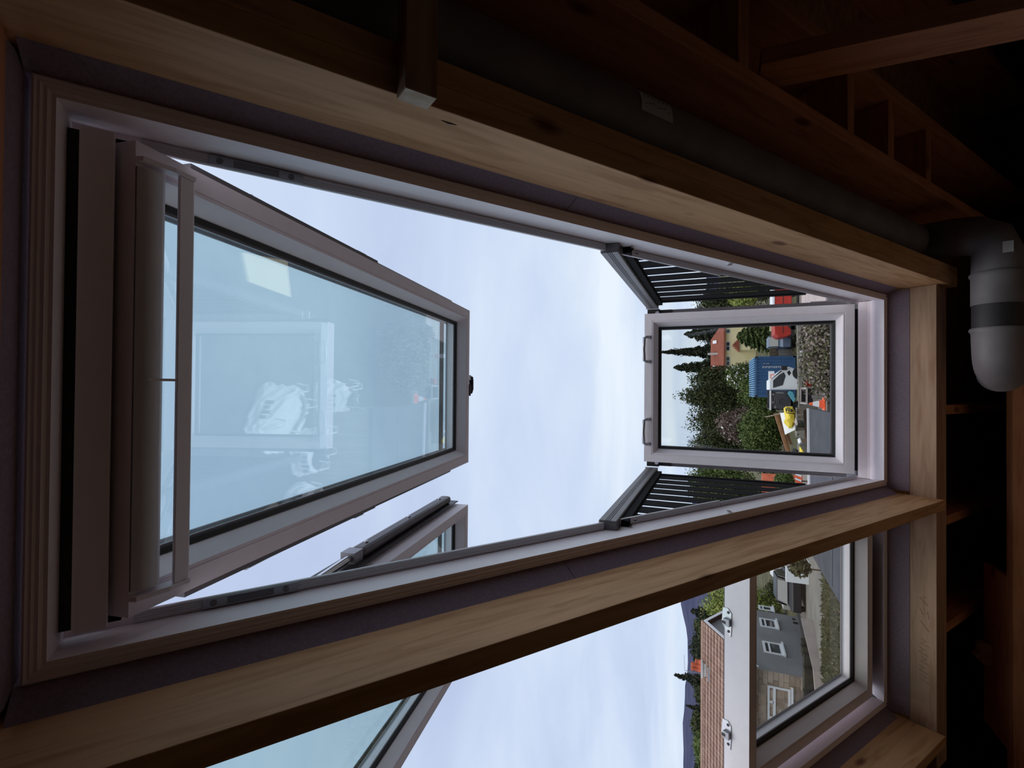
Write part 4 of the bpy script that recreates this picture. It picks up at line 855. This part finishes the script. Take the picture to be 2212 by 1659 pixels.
# ------------------------------------------------------------------ things mirrored in the raised upper sash: bulk bags on the gravel
def bulk_bag(label, x, y, w_, d_, h_, rot, lean=0, open_=True, seed=1):
    g_ = GZ(y); t = empty('bulk_bag', (x, y, g_), label, 'bag', 'bulk bags on the gravel'); r2 = random.Random(seed)
    ca, sa = math.cos(rot), math.sin(rot); m = MB(); seg = 32; rings = [(0, .92), (.1, 1.03), (.2, 1.06), (.32, 1.05), (.45, 1.08), (.58, 1.04), (.7, 1.03), (.82, .97), (.93, .93), (1.0, .82)]
    vv = []
    for hh, sc_ in rings:
        for k in range(seg):
            a_ = 2*math.pi*k/seg; ex = .5; cx_ = abs(math.cos(a_))**ex*math.copysign(1, math.cos(a_)); cy_ = abs(math.sin(a_))**ex*math.copysign(1, math.sin(a_))
            j = 1+.075*r2.uniform(-1, 1)+.05*math.sin(a_*3+hh*7+seed); lx, ly = cx_*w_/2*sc_*j, cy_*d_/2*sc_*j; z = h_*hh*(1+.10*r2.uniform(-1, 1)*(hh > .4)+.12*math.sin(a_*2+seed)*hh) + lean*lx*hh
            vv.append((x+lx*ca-ly*sa, y+lx*sa+ly*ca, g_+max(z, .0)))
    n_ = len(rings); ff = [(i*seg+k, i*seg+(k+1) % seg, (i+1)*seg+(k+1) % seg, (i+1)*seg+k) for i in range(n_-1) for k in range(seg)]
    ff.append(tuple(range(seg))[::-1]); m.add(vv, ff, False); bd_ = m.build('bag_body', 'white_sack', t)
    m = MB(); top = vv[-seg:]; cc = np.mean(np.array(top), 0); fill = [tuple(np.array(p)*.93+cc*.07-np.array([0, 0, .10])) for p in top]; fill.append(tuple(cc+np.array([0, 0, .06 if not open_ else -.12])))
    m.add(fill, [(k, (k+1) % seg, seg) for k in range(seg)]); m.build('bag_contents', 'gravel' if open_ else 'white_sack', t)
    m = MB()
    for k in (3, 11, 19, 27):
        p = np.array(vv[-seg+k]); m.tube([p, p+np.array([.05, .02, .22]), p+np.array([.16, .06, .20]), p+np.array([.20, .08, -.02])], .018, 5)
    m.build('lifting_loop', 'white_sack', t)
    m = MB(); p = np.array(vv[seg*4+22]); ux = np.array([ca, sa, 0])
    for k in range(4): m.obox(p+ux*(.02+.11*k)+np.array([0, 0, .10])-np.array([-sa, ca, 0])*.06, ux*.07, (0, 0, .16 if k % 2 else .12), np.array([sa, -ca, 0])*.02)
    m.build('bag_print', 'print_grey', t); return t
bulk_bag('big closed white bulk bag on its side, nearest the house', -.62, 9.5, 1.15, 1.0, .62, .6, .3, False, 3)
bulk_bag('upright white bulk bag with loops, mirrored beside the frame reflection', -.35, 12.1, .95, .9, .80, .2, 0, True, 5)
bulk_bag('open white bulk bag with collapsed rim', -1.45, 11.0, .9, .9, .60, -.3, .15, True, 8)
bulk_bag('slumped white bulk bag furthest left on the gravel', -2.75, 10.6, 1.0, .9, .55, .8, .3, True, 13)
m = MB(); m.box8([(2.0, 8.9, -4.1), (2.5, 8.7, -4.1), (2.75, 10.3, -4.1), (2.0, 10.5, -4.1), (2.0, 8.9, -4.05), (2.5, 8.7, -4.05), (2.75, 10.3, -4.05), (2.0, 10.5, -4.05)]); tag(m.build('plywood_offcut', 'cream_paint'), 'pale yellow sheet of board lying on the gravel', 'board')
m = MB(); m.box8([(-2.75, 9.5, -4.1), (-2.5, 9.45, -4.1), (-2.4, 10.0, -4.1), (-2.6, 10.05, -4.1), (-2.7, 9.5, -4.0), (-2.5, 9.5, -4.0), (-2.45, 9.95, -4.0), (-2.6, 10.0, -4.0)]); tag(m.build('cardboard_scrap', 'end_grain'), 'orange-brown scrap of card beside the slumped bag', 'scrap')

# ------------------------------------------------------------------ house with brown tiles beyond the left window
hx = -15.3; y0, y1 = 30.8, 39.0; gz = -5.4
t = empty('gable_house', (hx-5, y0, gz), 'grey gabled house with a sandstone front and brown tiled roof', 'house')
ze_ = -1.72; yr_ = 35.0; zr_ = .70
m = MB(); m.prism([(hx, y0, gz), (hx, y1, gz), (hx, y1, ze_), (hx, yr_, zr_-.15), (hx, y0, ze_)], (-16, 0, 0)); m.build('wall', 'grey_render', t)
# sandstone facing of separate blocks, real joints
bl = MB(); bl2 = MB(); r2 = random.Random(4); zz = gz
while zz < ze_-.05:
    hh = .20+.08*r2.random(); xx = hx+.02
    while xx > hx-9:
        ww = .30+.45*r2.random(); (bl if r2.random() > .35 else bl2).box(max(xx-ww+.018, hx-9), xx, y0-.05-.012*r2.random(), y0-.001, zz+.016, min(zz+hh, ze_)); xx -= ww
    zz += hh
a_ = bl.build('stone_facing', 'sandstone', t); tag(a_, kind='stuff'); b2 = bl2.build('stone_facing', 'sandstone_dark', t); tag(b2, kind='stuff')
MB().box(hx-9, hx+.0, y0-.022, y0-.0005, gz, ze_).build('mortar_bed', 'mortar', t)
# roof slopes
ov = .35; sl = (zr_-ze_)/(yr_-y0); ye_ = y0-.45; zE = ze_-.45*sl
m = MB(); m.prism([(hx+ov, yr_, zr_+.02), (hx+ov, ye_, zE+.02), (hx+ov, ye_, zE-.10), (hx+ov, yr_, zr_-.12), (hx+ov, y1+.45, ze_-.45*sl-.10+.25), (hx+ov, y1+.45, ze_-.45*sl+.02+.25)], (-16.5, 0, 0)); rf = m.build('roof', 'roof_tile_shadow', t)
tl = MB(); rows = 15; Ls = math.hypot(yr_-ye_, zr_-zE); uy, uz = (yr_-ye_)/Ls, (zr_-zE)/Ls; nyy, nzz = -uz, uy
for r_ in range(rows):
    s0 = Ls*r_/rows; s1 = Ls*(r_+1.12)/rows
    for c_ in range(48):
        xa = hx+ov-.02-.33*c_; xb = xa-.30
        def q(s_, h): return (ye_+uy*s_+nyy*h, zE+uz*s_+nzz*h)
        lift = .03+.06; p0 = q(s0, lift); p1 = q(min(s1, Ls), .035); p2 = q(s0, .03); p3 = q(min(s1, Ls), .025)
        tl.box8([(xa, p2[0], p2[1]), (xb, p2[0], p2[1]), (xb, p3[0], p3[1]), (xa, p3[0], p3[1]), (xa, p0[0], p0[1]), (xb, p0[0], p0[1]), (xb, p1[0], p1[1]), (xa, p1[0], p1[1])])
tag(tl.build('roof_tile', 'roof_tile_brown', rf), kind='stuff')
m = MB(); m.prism([(hx+ov, yr_-.16, zr_), (hx+ov, yr_, zr_+.14), (hx+ov, yr_+.16, zr_)], (-16.5, 0, 0)); m.build('ridge_tile', 'roof_tile_brown', rf)
# white verge board, both slopes
m = MB(); m.prism([(hx+ov+.001, yr_, zr_-.02), (hx+ov+.001, ye_, zE-.02), (hx+ov+.001, ye_, zE-.24), (hx+ov+.001, yr_, zr_-.24), (hx+ov+.001, y1+.4, ze_-.30), (hx+ov+.001, y1+.4, ze_-.08)], (.03, 0, 0)); m.build('verge_board', 'white_paint', t)
m = MB(); m.tube([(hx+ov+.1, ye_-.05, zE), (hx-15.5, ye_-.05, zE)], .06, 8); m.build('gutter', 'black_paint', t)
# gable windows
def gable_win(pxs, pyn, pxt, pyf):
    a_ = atx(pxs, pyn, hx); b_ = atx(pxt, pyn, hx); c_ = atx(pxs, pyf, hx); ya, yb = a_[1], c_[1]; z0, z1 = a_[2], b_[2]
    m = MB(); m.ring(np.array([hx+.01, 0, 0]), np.array([0, 1., 0]), np.array([0, 0, 1.]), np.array([1., 0, 0]), (ya, yb, z0, z1), [(0, -.01), (0, .05), (.13, .05), (.13, -.01)])
    m.box(hx+.01, hx+.05, ya+.1, yb-.1, z0+(z1-z0)*.62, z0+(z1-z0)*.62+.1)
    f_ = m.build('window', 'white_paint', t); MB().box(hx+.002, hx+.02, ya+.08, yb-.08, z0+.08, z1-.08).build('pane', 'house_glass', f_)
    MB().box(hx+.01, hx+.14, ya-.12, yb+.12, z0-.10, z0).build('window_sill', 'white_paint', f_)
gable_win(1694, 1418, 1652, 1394); gable_win(1680, 1360, 1644, 1342); gable_win(1670, 1322, 1640, 1313)
m = MB(); p = atx(1714, 1338, hx); m.box(hx, hx+.04, p[1]-.1, p[1]+.1, p[2]-.08, p[2]+.08); p = atx(1717, 1346, hx); m.box(hx, hx+.04, p[1]-.12, p[1]+.12, p[2]-.16, p[2]+.1); m.build('wall_vent', 'black_paint', t)
# front window with three top lights and a blind
yy = y0-.03; a_ = aty(1707, 1489, yy); b_ = aty(1658, 1489, yy); c_ = aty(1658, 1580, yy); x1, x0 = a_[0], c_[0]; z0, z1 = a_[2], b_[2]; w_ = x1-x0
zm = aty(1671, 1489, yy)[2]; m = MB(); m.ring(np.array([0, yy, 0]), np.array([1., 0, 0]), np.array([0, 0, 1.]), np.array([0, -1., 0]), (x0, x1, z0, z1), [(0, 0), (0, .07), (.10, .07), (.10, 0)])
m.box(x0+.1, x1-.1, yy-.07, yy-.01, zm-.10, zm+.03)
for xx in (x0+w_*.33, x0+w_*.66): m.box(xx-.06, xx+.06, yy-.07, yy-.01, zm, z1-.1)
f_ = m.build('window', 'white_paint', t); MB().box(x0+.05, x1-.05, yy-.02, yy-.005, z0+.05, z1-.05).build('pane', 'house_glass', f_)
m = MB()
for k in range(13): zz = zm-.13-.085*k; m.box(x0+w_*.35, x1-.11, yy-.03, yy-.021, max(zz-.05, z0+.1), zz) if zz > z0+.2 else None
m.build('blind', 'sandstone_dark', f_); MB().box(x0-.15, x1+.15, yy-.12, yy+.0, z0-.14, z0-.03).build('window_sill', 'white_paint', f_)
m = MB(); a_ = aty(1650, 1478, yy); m.box(x0-.2, a_[0], yy-.06, yy+.01, b_[2]+.08, b_[2]+.34); m.build('lintel', 'sandstone', t)
# chimney with red pots
l_ = aty(1516, 1458, yr_-.3); r_ = aty(1516, 1431, yr_-.3); x0, x1 = l_[0], r_[0]; zt = aty(1514, 1444, yr_-.3)[2]
t2_ = MB().box(x0, x1, yr_-.45, yr_+.45, zr_-.55, zt-.12).build('chimney', 'white_render', t); MB().box(x0-.08, x1+.08, yr_-.53, yr_+.53, zt-.119, zt).build('chimney_cap', 'white_render', t2_)
MB().box(x0-.05, x1+.05, yr_-.85, yr_-.3, zr_-.75, zr_-.28).build('flashing', 'dull_steel', t2_)
for k, hh in enumerate((.62, .62, .36)):
    xx = x0+(x1-x0)*(.18+.32*k); m = MB(); m.tube([(xx, yr_, zt+.001), (xx, yr_, zt+hh*.75), (xx, yr_, zt+hh*.76), (xx, yr_, zt+hh)], [.15, .12, .15, .13], 14); m.build('chimney_pot', 'terracotta', t2_)
m = MB(); m.tube([(x0-.1, yr_, zt-.1), (x0-.1, yr_, zt+1.0)], .02, 6); m.tube([(x0-.1, yr_, zt+1.0), (x0+.9, yr_, zt+1.05)], .012, 5); m.build('tv_aerial', 'dull_steel', t2_)
# garage wall, white wall, path edge, hedge at the house foot, brown fence
m = MB(); a_ = aty(1692, 1316, 42); b_ = aty(1692, 1282, 42); m.box(a_[0], b_[0]+.6, 42, 46, GZ(42), a_[2]); tag(m.build('garage', 'white_render'), 'pale rendered garage wall beyond the gable', 'garage')
m = MB(); a_ = aty(1694, 1256, 32); b_ = aty(1694, 1205, 32); m.box(a_[0], b_[0], 32, 32.3, GZ(32), aty(1698, 1230, 32)[2]); tag(m.build('white_wall', 'white_paint'), 'white garden wall glimpsed between the saplings', 'wall')
t = empty('garden_hedge', (hx, 30, gz), 'dark clipped hedge along the foot of the grey house', 'hedge')
for k, (pa, pb, pc_, yy) in enumerate(((1733, 1388, 1400, 29.9), (1733, 1400, 1418, 29.6), (1737, 1416, 1445, 29.3), (1738, 1445, 1500, 29.0), (1738, 1500, 1600, 28.6))):
    a_ = aty(pa, pb, yy); b_ = aty(pa, pc_, yy); m = MB(); x0, x1 = sorted((a_[0], b_[0])); n_ = 6
    MB().box(x0, x1-.02, yy, yy+.6, gz, a_[2]).build('hedge_body', 'dark_hedge', t)
pts = [aty(1740, 1340, 30), aty(1755, 1400, 28), aty(1758, 1450, 26.5), aty(1762, 1500, 26)]
m = MB()
for i in range(3):
    p0, p1 = pts[i], pts[i+1]; m.prism([(p0[0], p0[1], GZ(28)-.1), (p1[0], p1[1], GZ(28)-.1), (p1[0], p1[1]+.2, GZ(28)-.1), (p0[0], p0[1]+.2, GZ(28)-.1)], (0, 0, .5))
tag(m.build('garden_wall', 'pink_concrete'), 'low pinkish garden wall below the hedge', 'wall')
# rough grass tufts in the field below
n = 7000; gx = rng.uniform(-19, -5.5, n); gy = rng.uniform(14, 25.2, n); gzv = np.array([GZ(y) for y in gy]); p = np.stack([gx, gy, gzv+.12], 1); nn = rng.normal(size=(n, 3)); nn[:, 2] *= .2; nn /= np.linalg.norm(nn, axis=1)[:, None]
o = bpy.data.objects.new('rough_grass', leaf_mesh('rough_grass', p, nn, .13, 'leaf_olive', .35)); col.objects.link(o); tag(o, 'rough yellow-green grass in the field below the left window', 'grass', kind='stuff')
